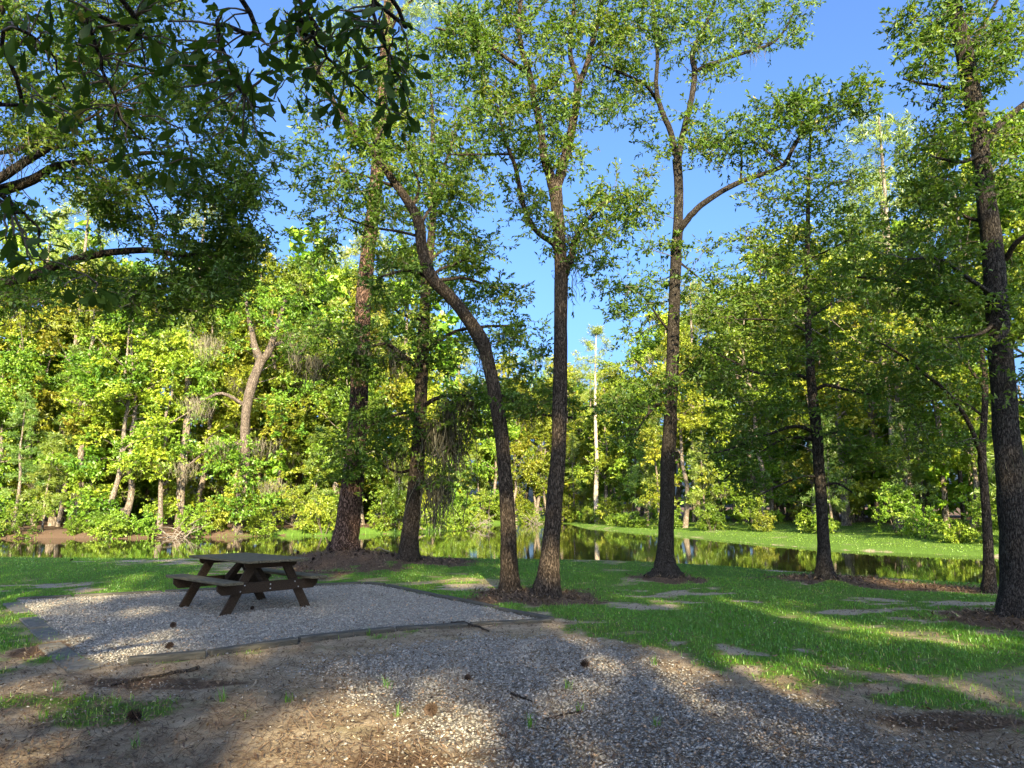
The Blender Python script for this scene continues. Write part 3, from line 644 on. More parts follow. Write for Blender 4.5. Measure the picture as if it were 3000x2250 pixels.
traced_tree('oak_tree', 'big rough-barked oak trunk rising along the right edge', B['t8'],
    [([(2202, 1330, 78), (2200, 1270, 67), (2196, 1200, 61), (2184, 1050, 55), (2172, 900, 50), (2160, 750, 46), (2150, 600, 43), (2140, 500, 42), (2126, 400, 40), (2115, 300, 38), (2100, 200, 39), (2078, 90, 36), (2060, 0, 33), (2045, -110, 28), (2040, -250, 20)], 0, .2),
     ([(2128, 310, 20), (2150, 280, 17), (2175, 255, 15), (2230, 210, 12), (2300, 150, 7)], .1, .5), ([(2150, 610, 16), (2100, 660, 12), (2041, 646, 11), (1975, 620, 9), (1910, 605, 7), (1850, 598, 4)], .1, 1.2), ([(2150, 640, 12), (2090, 600, 9), (2030, 560, 7), (1960, 560, 4)], 0, -.8),
     ([(2172, 560, 14), (2200, 520, 11), (2260, 480, 7)], .1, -.5), ([(2120, 330, 10), (2080, 350, 8), (2020, 340, 5)], .1, -.6), ([(2100, 210, 12), (2050, 190, 9), (1990, 180, 6), (1950, 170, 4)], .1, .6), ([(2085, 120, 10), (2120, 60, 8), (2160, -10, 6)], .1, -.3), ([(2140, 480, 10), (2090, 470, 8), (2040, 440, 5)], .1, .5), ([(2155, 690, 9), (2120, 720, 7), (2060, 730, 5)], .1, -.4)],
    [(2010, 130, 70, 80, 18, -.8, 1.2), (2060, 260, 60, 70, 16, -.8, 1), (2000, 330, 50, 50, 9, -.7, 1), (2040, 420, 70, 50, 14, -.8, 1), (1960, 470, 60, 50, 9, -.6, 1.2), (2150, 130, 60, 90, 16, -.7, .9), (2190, 60, 50, 70, 10, -.7, .9), (2070, 30, 80, 60, 12, -.8, 1.2), (2030, 540, 80, 50, 16, -.8, 1.2), (1930, 570, 80, 40, 14, -.6, 1.4), (2080, 610, 60, 50, 11, -.8, 1), (1990, 640, 80, 40, 12, -.6, 1.2), (2100, 690, 60, 50, 9, -.7, .9), (2195, 420, 40, 70, 7, -.6, .8), (2190, 620, 40, 60, 7, -.5, .8), (2195, 250, 40, 60, 5, -.5, .8), (2180, 780, 40, 60, 4, -.6, .5), (2080, -100, 150, 80, 24, -1, 1.6), (1960, 60, 30, 50, 4, -.2, .8), (2030, 760, 70, 40, 7, -.7, .9), (2185, 330, 30, 40, 3, -.4, .4)],
    18, M['dark_bark'], M['oak_leaf'], crad=.40, ns=10, nl=12, L=.088, W=.034, flat=.4, flare=1.35, trunk_k=20, moss=[(2160, 290, .2, 20, .4, .01), (2035, 590, .4, 25, .5, .01), (2185, 990, -.3, 25, .6, .01)])

# the spreading oak left of the frame, its limbs reaching in
lo = np.array([-8.4, 7.8, 0.0])
traced_tree('oak_tree', 'spreading oak outside the left edge, long crooked limbs reaching into view', lo,
    [([(-8.4, 7.8, gz(-8.4, 7.8), .34), (-8.35, 7.85, .8, .31), (-8.2, 7.9, 2.0, .29), (-8.0, 8.0, 3.4, .28), (-7.6, 8.1, 4.8, .25), (-7.4, 8.2, 6.2, .2), (-7.0, 8.4, 8.0, .13), (-6.8, 8.6, 9.6, .06)], 0, 0),
     ([(-330, 720, 40), (-180, 650, 34), (-60, 612, 28), (0, 611, 25), (60, 600, 22), (110, 578, 20), (170, 558, 18), (240, 545, 16), (320, 540, 14), (380, 550, 11), (430, 550, 8), (520, 548, 5)], .2, 1.6),
     ([(-260, 560, 36), (-120, 440, 30), (0, 412, 25), (70, 388, 21), (120, 360, 18), (170, 350, 15), (240, 345, 11), (330, 330, 9), (430, 352, 7), (520, 400, 4)], .3, 1.2), ([(-120, 440, 24), (0, 385, 21), (50, 352, 19), (100, 322, 16), (115, 300, 12), (150, 280, 9), (220, 240, 5)], .3, .6),
     ([(-250, 300, 28), (-100, 135, 20), (0, 105, 17), (60, 93, 14), (150, 132, 10), (260, 140, 7), (380, 160, 4)], .4, 1.4), ([(100, 322, 9), (160, 312, 8), (220, 300, 7), (300, 295, 5)], .4, .9), ([(345, 545, 8), (372, 570, 7), (383, 620, 6), (368, 665, 4)], 1.1, 1.3), ([(115, 300, 8), (95, 240, 7), (130, 200, 5)], .4, .2), ([(240, 345, 7), (300, 400, 6), (340, 470, 4)], .7, 1.0), ([(0, 330, 10), (60, 318, 9), (120, 305, 7)], .2, .3)],
    [(80, 220, 120, 100, 34, -.8, 1.6), (260, 200, 140, 100, 40, -.6, 1.8), (430, 220, 120, 90, 30, 0, 1.8), (520, 330, 80, 80, 18, .3, 1.8), (400, 370, 120, 70, 14, 0, 1.8), (500, 440, 70, 40, 10, .4, 1.8), (250, 410, 110, 50, 18, 0, 1.4), (450, 580, 110, 60, 34, .6, 2.0), (350, 640, 110, 50, 24, .5, 1.8), (200, 610, 100, 45, 14, .3, 1.4), (510, 540, 60, 40, 12, .8, 2.0), (60, 650, 80, 50, 9, -.2, 1), (100, 60, 150, 60, 26, -.6, 1.6), (320, 50, 150, 60, 28, -.4, 1.8), (280, 480, 90, 40, 10, .2, 1.4), (200, -100, 300, 80, 36, -1, 2), (60, 480, 60, 40, 5, 0, 1), (560, 460, 60, 70, 12, .6, 2), (330, 440, 120, 50, 10, 0, 1.6), (450, 500, 100, 40, 8, .4, 1.8), (420, 400, 130, 60, 8, .2, 1.8), (470, 610, 90, 50, 16, .8, 2), (150, 330, 120, 60, 16, 0, 1.2)],
    19, M['oak_bark'], M['oak_leaf'], crad=.32, ns=11, nl=13, L=.075, W=.027, flat=.5, flare=1.4, trunk_k=22,
    moss=[(80, 740, .5, 40, .5, .01), (20, 320, .2, 40, .5, .01), (270, 330, .7, 30, .3, .01), (215, 345, .6, 30, .3, .01)])

# ------------------------------------------------------------------ woods across the pond
def proto_broad(seed, H, cw, low, leafm=None, nclus=160, L=.23, W=.125, lean=0, moss=0):
    g = np.random.default_rng(seed)
    hs = np.linspace(0, 1, 9)
    P = np.stack([np.cumsum(g.normal(size=9) * .18) + lean * hs * 3, np.cumsum(g.normal(size=9) * .18), hs * H * .9], 1); P[0] = [0, 0, -.3]
    R = np.interp(hs, [0, .1, 1], [.30, .22, .05]) * H / 18
    tr = Acc(); P2 = catmull(P, 3); R2 = np.interp(np.linspace(0, 1, len(P2)), hs, R); V, F = tube(P2, R2, 7, .1, seed); tr.add(V, F)
    sk = Skel(); sk.add(P2, R2)
    for k in range(8):
        t = g.uniform(.3, .85); j = int(t * (len(P2) - 1)); a = g.uniform(0, 6.28); l = cw * g.uniform(.5, .9)
        e = P2[j] + np.array([math.cos(a) * l, math.sin(a) * l, l * g.uniform(.3, .9)])
        Q = catmull(np.array([P2[j], (P2[j] * .5 + e * .5) + g.normal(size=3) * .25, e]), 3)
        V, F = tube(Q, np.linspace(R2[j] * .5, .02, len(Q)), 5); tr.add(V, F); sk.add(Q, np.linspace(R2[j] * .5, .02, len(Q)))
    # crown: lumps on an uneven envelope
    C = []
    lumps = []
    for k in range(22):
        t = low + (1 - low) * g.random() ** .8; prof = math.sin(math.pi * min(1, (t - low) / (1 - low) * .86 + .14)) ** .6
        a = g.uniform(0, 6.28); r = cw * prof * g.uniform(.35, 1.0)
        lumps.append((math.cos(a) * r + lean * t * 3, math.sin(a) * r, t * H, cw * g.uniform(.22, .42)))
    for i in range(nclus):
        l = lumps[g.integers(len(lumps))]; v_ = norm(g.normal(size=3)) * (l[3] * g.random() ** .4)
        C.append([l[0] + v_[0], l[1] + v_[1], max(.5, l[2] + v_[2] * .75)])
    C = np.array(C)
    attach(sk, C, g, tr, .04, 3, .06)
    V, F, T, SV, SF = leaves(C, .78 * g.uniform(.7, 1.3, len(C)), 8, 14, L, W, g, .5, .2, .1, mixt=.25)
    tr.add(SV + 0, SF)
    out = [('trunk', tr.mesh('trunk'), M['far_bark']), ('crown', mesh_np('crown', V, F, {'tint': T}), leafm or M['far_leaf'])]
    if moss:
        mo = Acc()
        for k in range(moss):
            c = C[g.integers(len(C))]
            if c[2] < 2.5: continue
            v_, f_, t_ = moss_clump(c, 60, g.uniform(.6, 1.8), .02, g, .28); mo.add(v_, f_, t_)
        out.append(('hanging_moss', mo.mesh('hanging_moss'), M['fmoss']))
    return out
def proto_pine(seed, H, cr, low, pale=False, n=70, young=False):
    g = np.random.default_rng(seed)
    hs = np.linspace(0, 1, 8)
    P = np.stack([np.cumsum(g.normal(size=8) * .10), np.cumsum(g.normal(size=8) * .10), hs * H], 1); P[0, 2] = -.3
    R = np.interp(hs, [0, 1], [.26, .05]) * H / 20
    P2 = catmull(P, 3); R2 = np.interp(np.linspace(0, 1, len(P2)), hs, R)
    tr = Acc(); V, F = tube(P2, R2, 8, .08, seed); tr.add(V, F); sk = Skel(); sk.add(P2, R2)
    C = []
    for i in range(n):
        t = low + (1 - low) * g.random() ** .8; q = (t - low) / (1 - low)
        r = cr * ((1 - q) ** .7 * .9 + .12) if young else cr * (math.sin(math.pi * (q * .8 + .15)) ** .7)
        a = g.uniform(0, 6.28); rr = r * g.uniform(.35, 1)
        j = int(t * (len(P2) - 1))
        C.append([P2[j, 0] + math.cos(a) * rr, P2[j, 1] + math.sin(a) * rr, t * H + .15 * rr])
    C = np.array(C); attach(sk, C, g, tr, .04, 4, .05)
    V, F, T = needles(C, .6 if not young else .4, 9, 12, .42, .045, g)
    return [('trunk', tr.mesh('trunk', smooth=False), M['pale_bark'] if pale else M['far_bark']), ('crown', mesh_np('crown', V, F, {'tint': T}), M['needle'])]
def proto_shrub(seed, H, R_, n=34, L=.17, W=.085):
    g = np.random.default_rng(seed)
    C = []
    for i in range(n):
        v_ = norm(g.normal(size=3)) * g.random() ** .4; C.append([v_[0] * R_, v_[1] * R_, max(.15, H * .45 + v_[2] * H * .5)])
    C = np.array(C); sk = Skel(); tr = Acc()
    for k in range(4):
        a = g.uniform(0, 6.28); P = np.array([[.1 * math.cos(a), .1 * math.sin(a), -.15], [.3 * R_ * math.cos(a), .3 * R_ * math.sin(a), H * .3], [.5 * R_ * math.cos(a), .5 * R_ * math.sin(a), H * .65]])
        V, F = tube(catmull(P, 3), np.linspace(.035, .012, 7), 4); tr.add(V, F); sk.add(catmull(P, 3), np.linspace(.035, .012, 7))
    attach(sk, C, g, tr, .02, 3)
    V, F, T, SV, SF = leaves(C, .45, 8, 13, L, W, g, .6, .15, .15, mixt=.3)
    tr.add(SV, SF)
    return [('stem', tr.mesh('stem'), M['twig']), ('foliage', mesh_np('foliage', V, F, {'tint': T}), M['shrub_leaf'])]

PROT = {
 'b0': proto_broad(101, 18, 3.6, .12, moss=10), 'b1': proto_broad(102, 20, 4.0, .2), 'b2': proto_broad(103, 16, 3.4, .08, lean=.3), 'b3': proto_broad(104, 21, 3.6, .3, moss=8),
 'b4': proto_broad(105, 13, 3.0, .05), 'p0': proto_pine(111, 22, 3.2, .5), 'p1': proto_pine(112, 24, 3.4, .58, n=60), 'pp': proto_pine(113, 21, 2.8, .55, True, 60),
 'y0': proto_pine(114, 9, 2.0, .12, n=64, young=True), 'y1': proto_pine(115, 13, 2.2, .22, n=64, young=True), 's0': proto_shrub(121, 2.6, 1.5), 's1': proto_shrub(122, 1.8, 1.4), 's2': proto_shrub(123, 3.6, 1.6, 44)}
KIND = {'b': ('broadleaf_tree', 'tree'), 'p': ('pine_tree', 'tree'), 'y': ('young_pine', 'tree'), 's': ('shrub', 'shrub')}
DESC = {'b0': 'moss-hung leafy tree', 'b1': 'tall leafy tree', 'b2': 'leaning leafy tree', 'b3': 'high-crowned mossy tree', 'b4': 'low bushy tree', 'p0': 'tall pine', 'p1': 'very tall pine', 'pp': 'pale-trunked pine', 'y0': 'small young pine', 'y1': 'slender young pine', 's0': 'rounded green shrub', 's1': 'low spreading shrub', 's2': 'tall leafy shrub'}
ORD = ['first', 'second', 'third', 'fourth', 'fifth', 'sixth', 'seventh', 'eighth', 'ninth', 'tenth', 'eleventh', 'twelfth', 'thirteenth', 'fourteenth', 'fifteenth', 'sixteenth', 'seventeenth', 'eighteenth', 'nineteenth', 'twentieth', 'twenty-first', 'twenty-second', 'twenty-third', 'twenty-fourth', 'twenty-fifth', 'twenty-sixth', 'twenty-seventh', 'twenty-eighth', 'twenty-ninth', 'thirtieth']
def place(kind, x, y, sc, rz, label, group):
    nm, cat = KIND[kind[0]]
    r = empty(nm, (x, y, gz(x, y) - .02)); r.rotation_euler = (0, 0, rz); r.scale = (sc, sc, sc * rng.uniform(.92, 1.08))
    tag(r, label, cat, group)
    for (pn, me, mt) in PROT[kind]: obj(pn, me, mt, r, 'stuff' if pn in ('crown', 'foliage', 'hanging_moss') else None)
    return r
WOODS = []
def row(line, nrow, d0, d1, kinds, smin, smax, where, group, jitter=.5):
    """things strung along a shore line (world points), set back by d0..d1 metres"""
    line = np.asarray(line); seg = np.linalg.norm(np.diff(line, axis=0), axis=1); cum = np.concatenate([[0], np.cumsum(seg)])
    items = []
    for i in range(nrow):
        s_ = (i + .5 + rng.uniform(-jitter, jitter)) / nrow * cum[-1]
        p = np.array([np.interp(s_, cum, line[:, 0]), np.interp(s_, cum, line[:, 1])])
        j = min(np.searchsorted(cum, s_), len(seg)) - 1; j = max(j, 0)
        t = (line[j + 1] - line[j]) / seg[j]; nrm = np.array([-t[1], t[0]]);
        p = p + nrm * rng.uniform(d0, d1)
        items.append((p[0] / p[1], p, kinds[rng.integers(len(kinds))]))
    items.sort(key=lambda q: q[0])
    cnt = {}
    for (_, p, k) in items:
        c_ = cnt.get(k, 0); cnt[k] = c_ + 1
        place(k, p[0], p[1], rng.uniform(smin, smax), rng.uniform(0, 6.28), f'{ORD[min(c_, 29)]} {DESC[k]} from the left, {where}', group)
SH = lambda a, b_: far[a:b_]
left = far[0:13]; left = np.concatenate([[[far[0, 0] - 5, far[0, 1]]], left])
farend = np.array([[-11.0, 85.0], [0.0, 88.5], [12.0, 86.0]])
rline = np.array([hit(x, y, z)[:2] for x, y, z in [(1235, 1126, -.2), (1330, 1132, -.05), (1474, 1137, 0), (1700, 1144, .05), (1950, 1154, .08), (2212, 1167, .08), (2600, 1190, .08)]])
row(left, 36, .15, 1.6, ['s0', 's1', 's2', 's1'], .6, 1.15, 'at the water edge of the left far shore', 'shrubs along the left far shore')
row(left, 20, 2.5, 6, ['b4', 'b2', 'y0', 'y1', 'b0', 's2'], .75, 1.1, 'in front of the left far woods', 'front trees of the left far shore')
row(left, 17, 6, 12, ['b0', 'b1', 'b3', 'p0', 'y1', 'b2'], .95, 1.22, 'in the middle of the left far woods', 'middle trees of the left far shore')
row(left, 18, 11, 17, ['b1', 'b3', 'p0', 'b1', 'b0'], 1.1, 1.3, 'at the back of the left far woods', 'rear trees of the left far shore')
row(farend, 13, .3, 2.5, ['s0', 's1', 's2'], .9, 1.5, 'at the far end of the pond', 'shrubs at the pond end', .3)
row(farend, 12, 3, 8, ['b4', 'y1', 'b2', 'b0'], .8, 1.15, 'behind the far end of the pond', 'trees behind the pond end', .25)
row(farend, 11, 9, 20, ['p0', 'b1', 'p1', 'b3'], .9, 1.1, 'deep behind the far end of the pond', 'rear trees behind the pond end', .25)
row(rline, 24, .4, 2.0, ['s0', 's1', 's1', 's2'], .5, .85, 'along the back of the right grassy bank', 'shrubs along the right bank')
row(rline, 18, 2, 6, ['b4', 'b2', 'b0', 'y1', 'y0'], .75, 1.1, 'in front of the right bank woods', 'front trees of the right bank')
row(rline, 14, 6, 13, ['b1', 'b0', 'p0', 'b3', 'b2'], 1.0, 1.25, 'in the middle of the right bank woods', 'middle trees of the right bank')
row(rline, 17, 12, 20, ['b1', 'b3', 'b1', 'p0'], 1.15, 1.38, 'at the back of the right bank woods', 'rear trees of the right bank')
for k_, x_, y_, sc_, lb in [('b4', -2.6, 91, 1.25, 'wide bushy tree behind the pond end, seen left of the leaning trunk'), ('b4', .6, 91.5, 1.35, 'wide bushy tree closing the view between leaning trunk and forked oak'), ('b0', -.8, 97, 1.15, 'tall mossy tree rising behind the bushy trees at the pond end'),
                         ('b2', 3.2, 93.5, 1.2, 'leafy tree behind the pond end, seen through the gap at the forked oak'), ('b1', -4.5, 100, 1.1, 'tall leafy tree far behind the pond end, left of its middle'), ('b1', 2.4, 103, 1.1, 'tall leafy tree far behind the pond end, right of its middle')]:
    place(k_, x_, y_, sc_, rng.uniform(0, 6.28), lb, 'trees closing the pond end')
pw = hit(1287, 1127, -.1)
place('pp', pw[0], pw[1], 1.08, 1.0, 'straight pine with bare pale sunlit trunk, between the forked oak and the dark slender oak', 'pines of the far bank')

# moss-draped leaning tree of the left far shore
fb = hit(512, 1152, -.3); fb[1] += 1.0
traced_tree('oak_tree', 'old leaning oak with sunlit forked trunk and moss curtains on the left far shore', fb,
    [([(512, 1150, 22), (520, 1080, 20), (530, 1000, 18), (528, 930, 18), (535, 870, 20), (548, 820, 21), (566, 775, 19)], 0, 0), ([(564, 780, 16), (552, 750, 14), (540, 700, 10), (530, 640, 7)], 0, .8), ([(566, 780, 17), (585, 750, 15), (600, 700, 11), (620, 640, 7)], 0, -.5), ([(590, 745, 10), (640, 730, 7), (690, 700, 5)], 0, -1.5), ([(535, 880, 9), (480, 850, 7), (430, 870, 5)], 0, -1.5), ([(530, 960, 8), (470, 960, 6), (400, 1010, 4)], 0, -1.5)],
    [(560, 640, 110, 60, 34, -2, 2), (640, 700, 80, 50, 20, -2, 2), (470, 720, 80, 60, 16, -2, 2), (430, 830, 60, 50, 14, -2, 1), (500, 1000, 60, 60, 22, -2.5, -.5), (540, 1090, 70, 40, 14, -2, -.5), (420, 960, 60, 60, 12, -2, 0), (640, 900, 60, 100, 18, -2, 1)],
    31, M['lean_bark'], M['far_leaf'], crad=.8, ns=8, nl=13, L=.22, W=.12, flare=1.2)
lt = bpy.data.objects['crown'] if False else None
g = np.random.default_rng(5)
mroot = [o for o in COL.objects if o.get('label', '').startswith('old leaning oak')][0]
b0 = np.array(mroot.location)
for (x, y, n, Ln) in [(430, 860, 50, 2.0), (400, 1000, 40, 1.6), (450, 730, 50, 2.0), (480, 950, 40, 1.8), (640, 720, 40, 1.6), (560, 950, 30, 1.6), (590, 1040, 30, 1.4)]:
    V, F, T = moss_clump(at(x, y, b0[1] - 1.2), n * 3, Ln, .016, g, .6)
    obj('hanging_moss', mesh_np('hanging_moss', V - b0, F, {'tint': T}), M['fmoss'], mroot, 'stuff')

M['dead_wood'] = simple_mat('dead_wood', [(.3, (.11, .09, .07)), (.7, (.25, .215, .175))], 6, .9, .2)
for px_, py_, zz, lb in [(1048, 1131, WL + .1, 'pale dead brush heaped at the far end of the pond'), (880, 1146, -.4, 'bleached dead branches by the water behind the slim oak'), (400, 1156, -.4, 'tangle of dead twigs low on the left far shore'), (1010, 1140, WL + .1, 'bare fallen limbs on the grassy point left of the leaning trunk'), (655, 1150, -.4, 'grey dead twigs on the shore left of the big pine'), (1165, 1130, WL + .1, 'dry brown branches lying along the water between the two foremost trunks')]:
    g_b = np.random.default_rng(int(px_)); p = hit(px_, py_, zz); z0 = gz(p[0], p[1]); p[2] = max(z0, WL); r_ = empty('dead_brush', tuple(p)); tag(r_, lb, 'dead branches', 'dead brush on the far shore')
    for k_ in range(16):
        a = g_b.uniform(0, 6.28); l_ = g_b.uniform(1.0, 2.8); e = np.array([math.cos(a) * l_, math.sin(a) * l_ * .5, g_b.uniform(.1, 1.5)]); b_ = g_b.normal(size=3) * [.5, .3, .05]
        P = catmull(np.array([b_, b_ + e * .5 + g_b.normal(size=3) * .2, b_ + e]), 4); V, F = tube(P, np.linspace(.04, .012, len(P)), 5); obj('branch', mesh_np('branch', V, F), M['dead_wood'], r_)

# the deep wood behind, one mass
mass = Acc(); mtr = Acc(); g = np.random.default_rng(77)
def crown_arrays(k):
    me = PROT[k][1][1]; V = np.zeros(len(me.vertices) * 3, np.float32); me.vertices.foreach_get('co', V)
    T = np.zeros(len(me.vertices), np.float32); me.attributes['tint'].data.foreach_get('value', T); return V.reshape(-1, 4, 3), T.reshape(-1, 4)
CA = {k: crown_arrays(k) for k in ('b0', 'b1', 'b3', 'b4')}
def mass_row(line, n, d0, d1, smin, smax, only=None):
    line = np.asarray(line); seg = np.linalg.norm(np.diff(line, axis=0), axis=1); cum = np.concatenate([[0], np.cumsum(seg)])
    for i in range(n):
        s_ = (i + g.random()) / n * cum[-1]; p = np.array([np.interp(s_, cum, line[:, 0]), np.interp(s_, cum, line[:, 1])])
        j = max(min(np.searchsorted(cum, s_), len(seg)) - 1, 0); t = (line[j + 1] - line[j]) / seg[j]; p = p + np.array([-t[1], t[0]]) * g.uniform(d0, d1)
        k = only or ['b0', 'b1', 'b3', 'b4'][g.integers(4)]; V, T = CA[k]; sel = g.random(len(V)) < (.056 if not only else .033); V = V[sel]; T = T[sel]
        c_ = V.mean(1, keepdims=True); V = c_ + (V - c_) * (3.5 if not only else 4.9)
        if only: V[..., 2] -= .9
        a = g.uniform(0, 6.28); R_ = np.array([[math.cos(a), -math.sin(a), 0], [math.sin(a), math.cos(a), 0], [0, 0, 1]]); sc = g.uniform(smin, smax)
        z0 = gz(p[0], p[1]); V = (V.reshape(-1, 3) @ R_.T) * sc + [p[0], p[1], z0]
        mass.add(V, np.arange(len(V)).reshape(-1, 4), T.ravel())
        Vt, Ft = tube([[p[0], p[1], z0 - .2], [p[0] + .2, p[1], z0 + 6], [p[0], p[1] + .2, z0 + 13]], [.2, .17, .1], 5); mtr.add(Vt, Ft)
mass_row(left, 34, 16, 32, 1.05, 1.3); mass_row(farend, 26, 16, 50, .95, 1.15); mass_row(rline, 34, 18, 36, 1.1, 1.35)
mass_row(left, 44, 7, 26, .35, .6, 'b4'); mass_row(rline, 44, 7, 28, .35, .6, 'b4'); mass_row(farend, 20, 8, 40, .35, .7, 'b4')
mass_row(left, 30, 24, 40, .55, .8, 'b4'); mass_row(rline, 30, 24, 44, .55, .8, 'b4'); mass_row(farend, 14, 30, 60, .6, .9, 'b4')
o = obj('woodland', mass.mesh('woodland'), M['far_leaf'], kind='stuff'); tag(o, 'deep green wood behind the trees across the pond', 'woods')
obj('trunks', mtr.mesh('trunks'), M['far_bark'], o, 'stuff')

# trees behind the viewpoint: they throw the dappled shade over the clearing
GAPS = [(700, 1590, .44), (580, 1630, .36), (850, 1630, .34), (950, 1655, .25), (120, 1400, .22), (90, 1312, .18), (540, 1420, .13), (640, 1400, .13), (330, 1390, .14), (60, 1640, .16), (960, 1255, .18), (1450, 1306, .20), (1000, 1266, .14), (1780, 1342, .24), (1880, 1360, .24), (2030, 1386, .22), (1690, 1330, .14),
        (2030, 1272, .30), (1890, 1266, .22), (1560, 1295, .14), (740, 1245, .18), (900, 1240, .15), (250, 1265, .18), (20, 1290, .2), (1330, 1290, .12), (1700, 1300, .14), (1480, 1400, .12), (2150, 1380, .16), (1250, 1380, .12), (1060, 1300, .12)]
RAYS = [(hit(x, y), r) for x, y, r in GAPS] + [(at(1208, 1200, 11.5), .25), (at(1098, 1080, 12.0), .22), (at(1100, 1180, 12.0), .18), (at(790, 830, 19), .3), (at(775, 1010, 19), .2), (at(2134, 1180, 12.2), .25), (at(2165, 700, 9.5), .22), (at(1206, 900, 11.5), .2), (at(1782, 1200, 13.6), .2)]
SV_ = np.array(sd)
g = np.random.default_rng(88)
for k in range(46):
    y_ = 5.6 * (18 / 5.6) ** g.random(); RAYS.append((np.array([y_ * g.uniform(-.72, .72), y_, 0]), g.uniform(.05, .15)))
def in_gap(C, pad):
    bad = np.zeros(len(C), bool)
    for p, r in RAYS:
        w = C - p; d_ = np.linalg.norm(w - (w @ SV_)[:, None] * SV_, axis=1); bad |= d_ < r + pad
    return bad
SHADE = [(-9.5, -18, 18), (-4.5, -21, 21), (.5, -18, 21), (5.0, -22, 22), (9.5, -18, 19), (14.0, -21, 20), (19, -18, 19), (24, -22, 20), (-14, -22, 19), (2.5, -27, 21), (11.5, -27, 21), (-7, -28, 21), (4.6, -12.5, 15), (8.8, -13.5, 15.5)]
for i, (x, y, H_) in enumerate(SHADE):
    g = np.random.default_rng(300 + i); z0 = gz(x, y)
    r = empty('shade_tree', (x, y, z0)); tag(r, f'broad shade tree standing behind the viewpoint, {ORD[i]} of those', 'tree', 'shade trees behind the viewpoint')
    P = catmull(np.array([[x, y, z0 - .2], [x + .1, y, z0 + 3], [x, y + .2, z0 + 7], [x + .2, y, z0 + 12], [x, y, z0 + H_ - 1.5]]), 4); R_ = np.linspace(.28, .05, len(P)); tr = Acc(); V, F = tube(P, R_, 9, .1, i); tr.add(V, F)
    sk = Skel(); sk.add(P[4:], R_[4:])
    n = 300; v_ = norm(g.normal(size=(n, 3))) * (g.random((n, 1)) ** .42); C = np.array([x, y, z0 + H_ * .62]) + v_ * [3.6, 3.6, H_ * .37]
    C = C[~in_gap(C, .25)]  # unseen crown cut open along the sun's rays to place the sun patches
    attach(sk, C, g, tr, .05, 3, .06)
    V, F, T, SV, SF = leaves(C, .7, 6, 7, .33, .17, g, .5, .2)
    ce = V.reshape(-1, 4, 3).mean(1); ok = ~in_gap(ce, .0); V = V.reshape(-1, 4, 3)[ok].reshape(-1, 3); T = T.reshape(-1, 4)[ok].ravel(); F = np.arange(len(V)).reshape(-1, 4)
    b0 = np.array([x, y, z0])
    obj('trunk', tr.mesh('trunk', b0), M['oak_bark'], r); obj('crown', mesh_np('crown', V - b0, F, {'tint': T}), M['oak_leaf'], r, 'stuff')

# ------------------------------------------------------------------ picnic table
M['table_wood'] = simple_mat('table_wood', [(.3, (.013, .008, .005)), (.55, (.034, .022, .013)), (.8, (.07, .05, .03))], 7, .8, .4, .004, stretch=(1, 9, 9))
M['plank_wood'] = simple_mat('plank_wood', [(.3, (.05, .042, .026)), (.55, (.11, .093, .058)), (.8, (.18, .155, .10))], 6, .85, .5, .004, stretch=(1, 10, 10))
M['bolt'] = simple_mat('bolt', [(.3, (.25, .24, .23)), (.7, (.5, .5, .48))], 20, .4, 0)
def bevel_box(x0, x1, y0, y1, z0, z1, b=.006):
    import bmesh
    bm = bmesh.new(); bmesh.ops.create_cube(bm, size=1)
    for v_ in bm.verts: v_.co = Vector(((x0 + x1) / 2 + v_.co.x * (x1 - x0), (y0 + y1) / 2 + v_.co.y * (y1 - y0), (z0 + z1) / 2 + v_.co.z * (z1 - z0)))
    bmesh.ops.bevel(bm, geom=bm.edges[:], offset=b, segments=1, affect='EDGES')
    me = bpy.data.meshes.new('plank'); bm.to_mesh(me); bm.free(); return me
def slab_poly(pts, x0, x1, b=.005):           # a plate: outline in (y, z), thickness along x
    import bmesh
    bm = bmesh.new(); vs = [bm.verts.new((x0, y, z)) for y, z in pts]; f = bm.faces.new(vs)
    r = bmesh.ops.extrude_face_region(bm, geom=[f]); ev = [e for e in r['geom'] if isinstance(e, bmesh.types.BMVert)]
    for v_ in ev: v_.co.x = x1
    bmesh.ops.recalc_face_normals(bm, faces=bm.faces[:]); bmesh.ops.bevel(bm, geom=bm.edges[:], offset=b, segments=1, affect='EDGES')
    me = bpy.data.meshes.new('plate'); bm.to_mesh(me); bm.free(); return me
TX, TY = -4.08, 11.1
tb = empty('picnic_table', (TX, TY, gz(TX, TY) + .01)); tb.rotation_euler = (0, 0, -.73)
tag(tb, 'dark weathered wooden picnic table with attached benches on the gravel pad', 'picnic table')
LT = .95
for i in range(6):
    y0 = -.49 + i * .1645
    o = obj('top_plank', bevel_box(-LT + rng.uniform(-.008, .008), LT + rng.uniform(-.008, .008), y0, y0 + .155, .712 + rng.uniform(-.002, .003), .75), M['plank_wood'], tb)
for sgn in (-1, 1):
    for i in range(2):
        y0 = .535 + i * .147
        a, b_ = (y0, y0 + .138) if sgn > 0 else (-y0 - .138, -y0)
        obj('bench_plank', bevel_box(-LT + rng.uniform(-.008, .008), LT, a, b_, .437, .475), M['plank_wood'], tb)
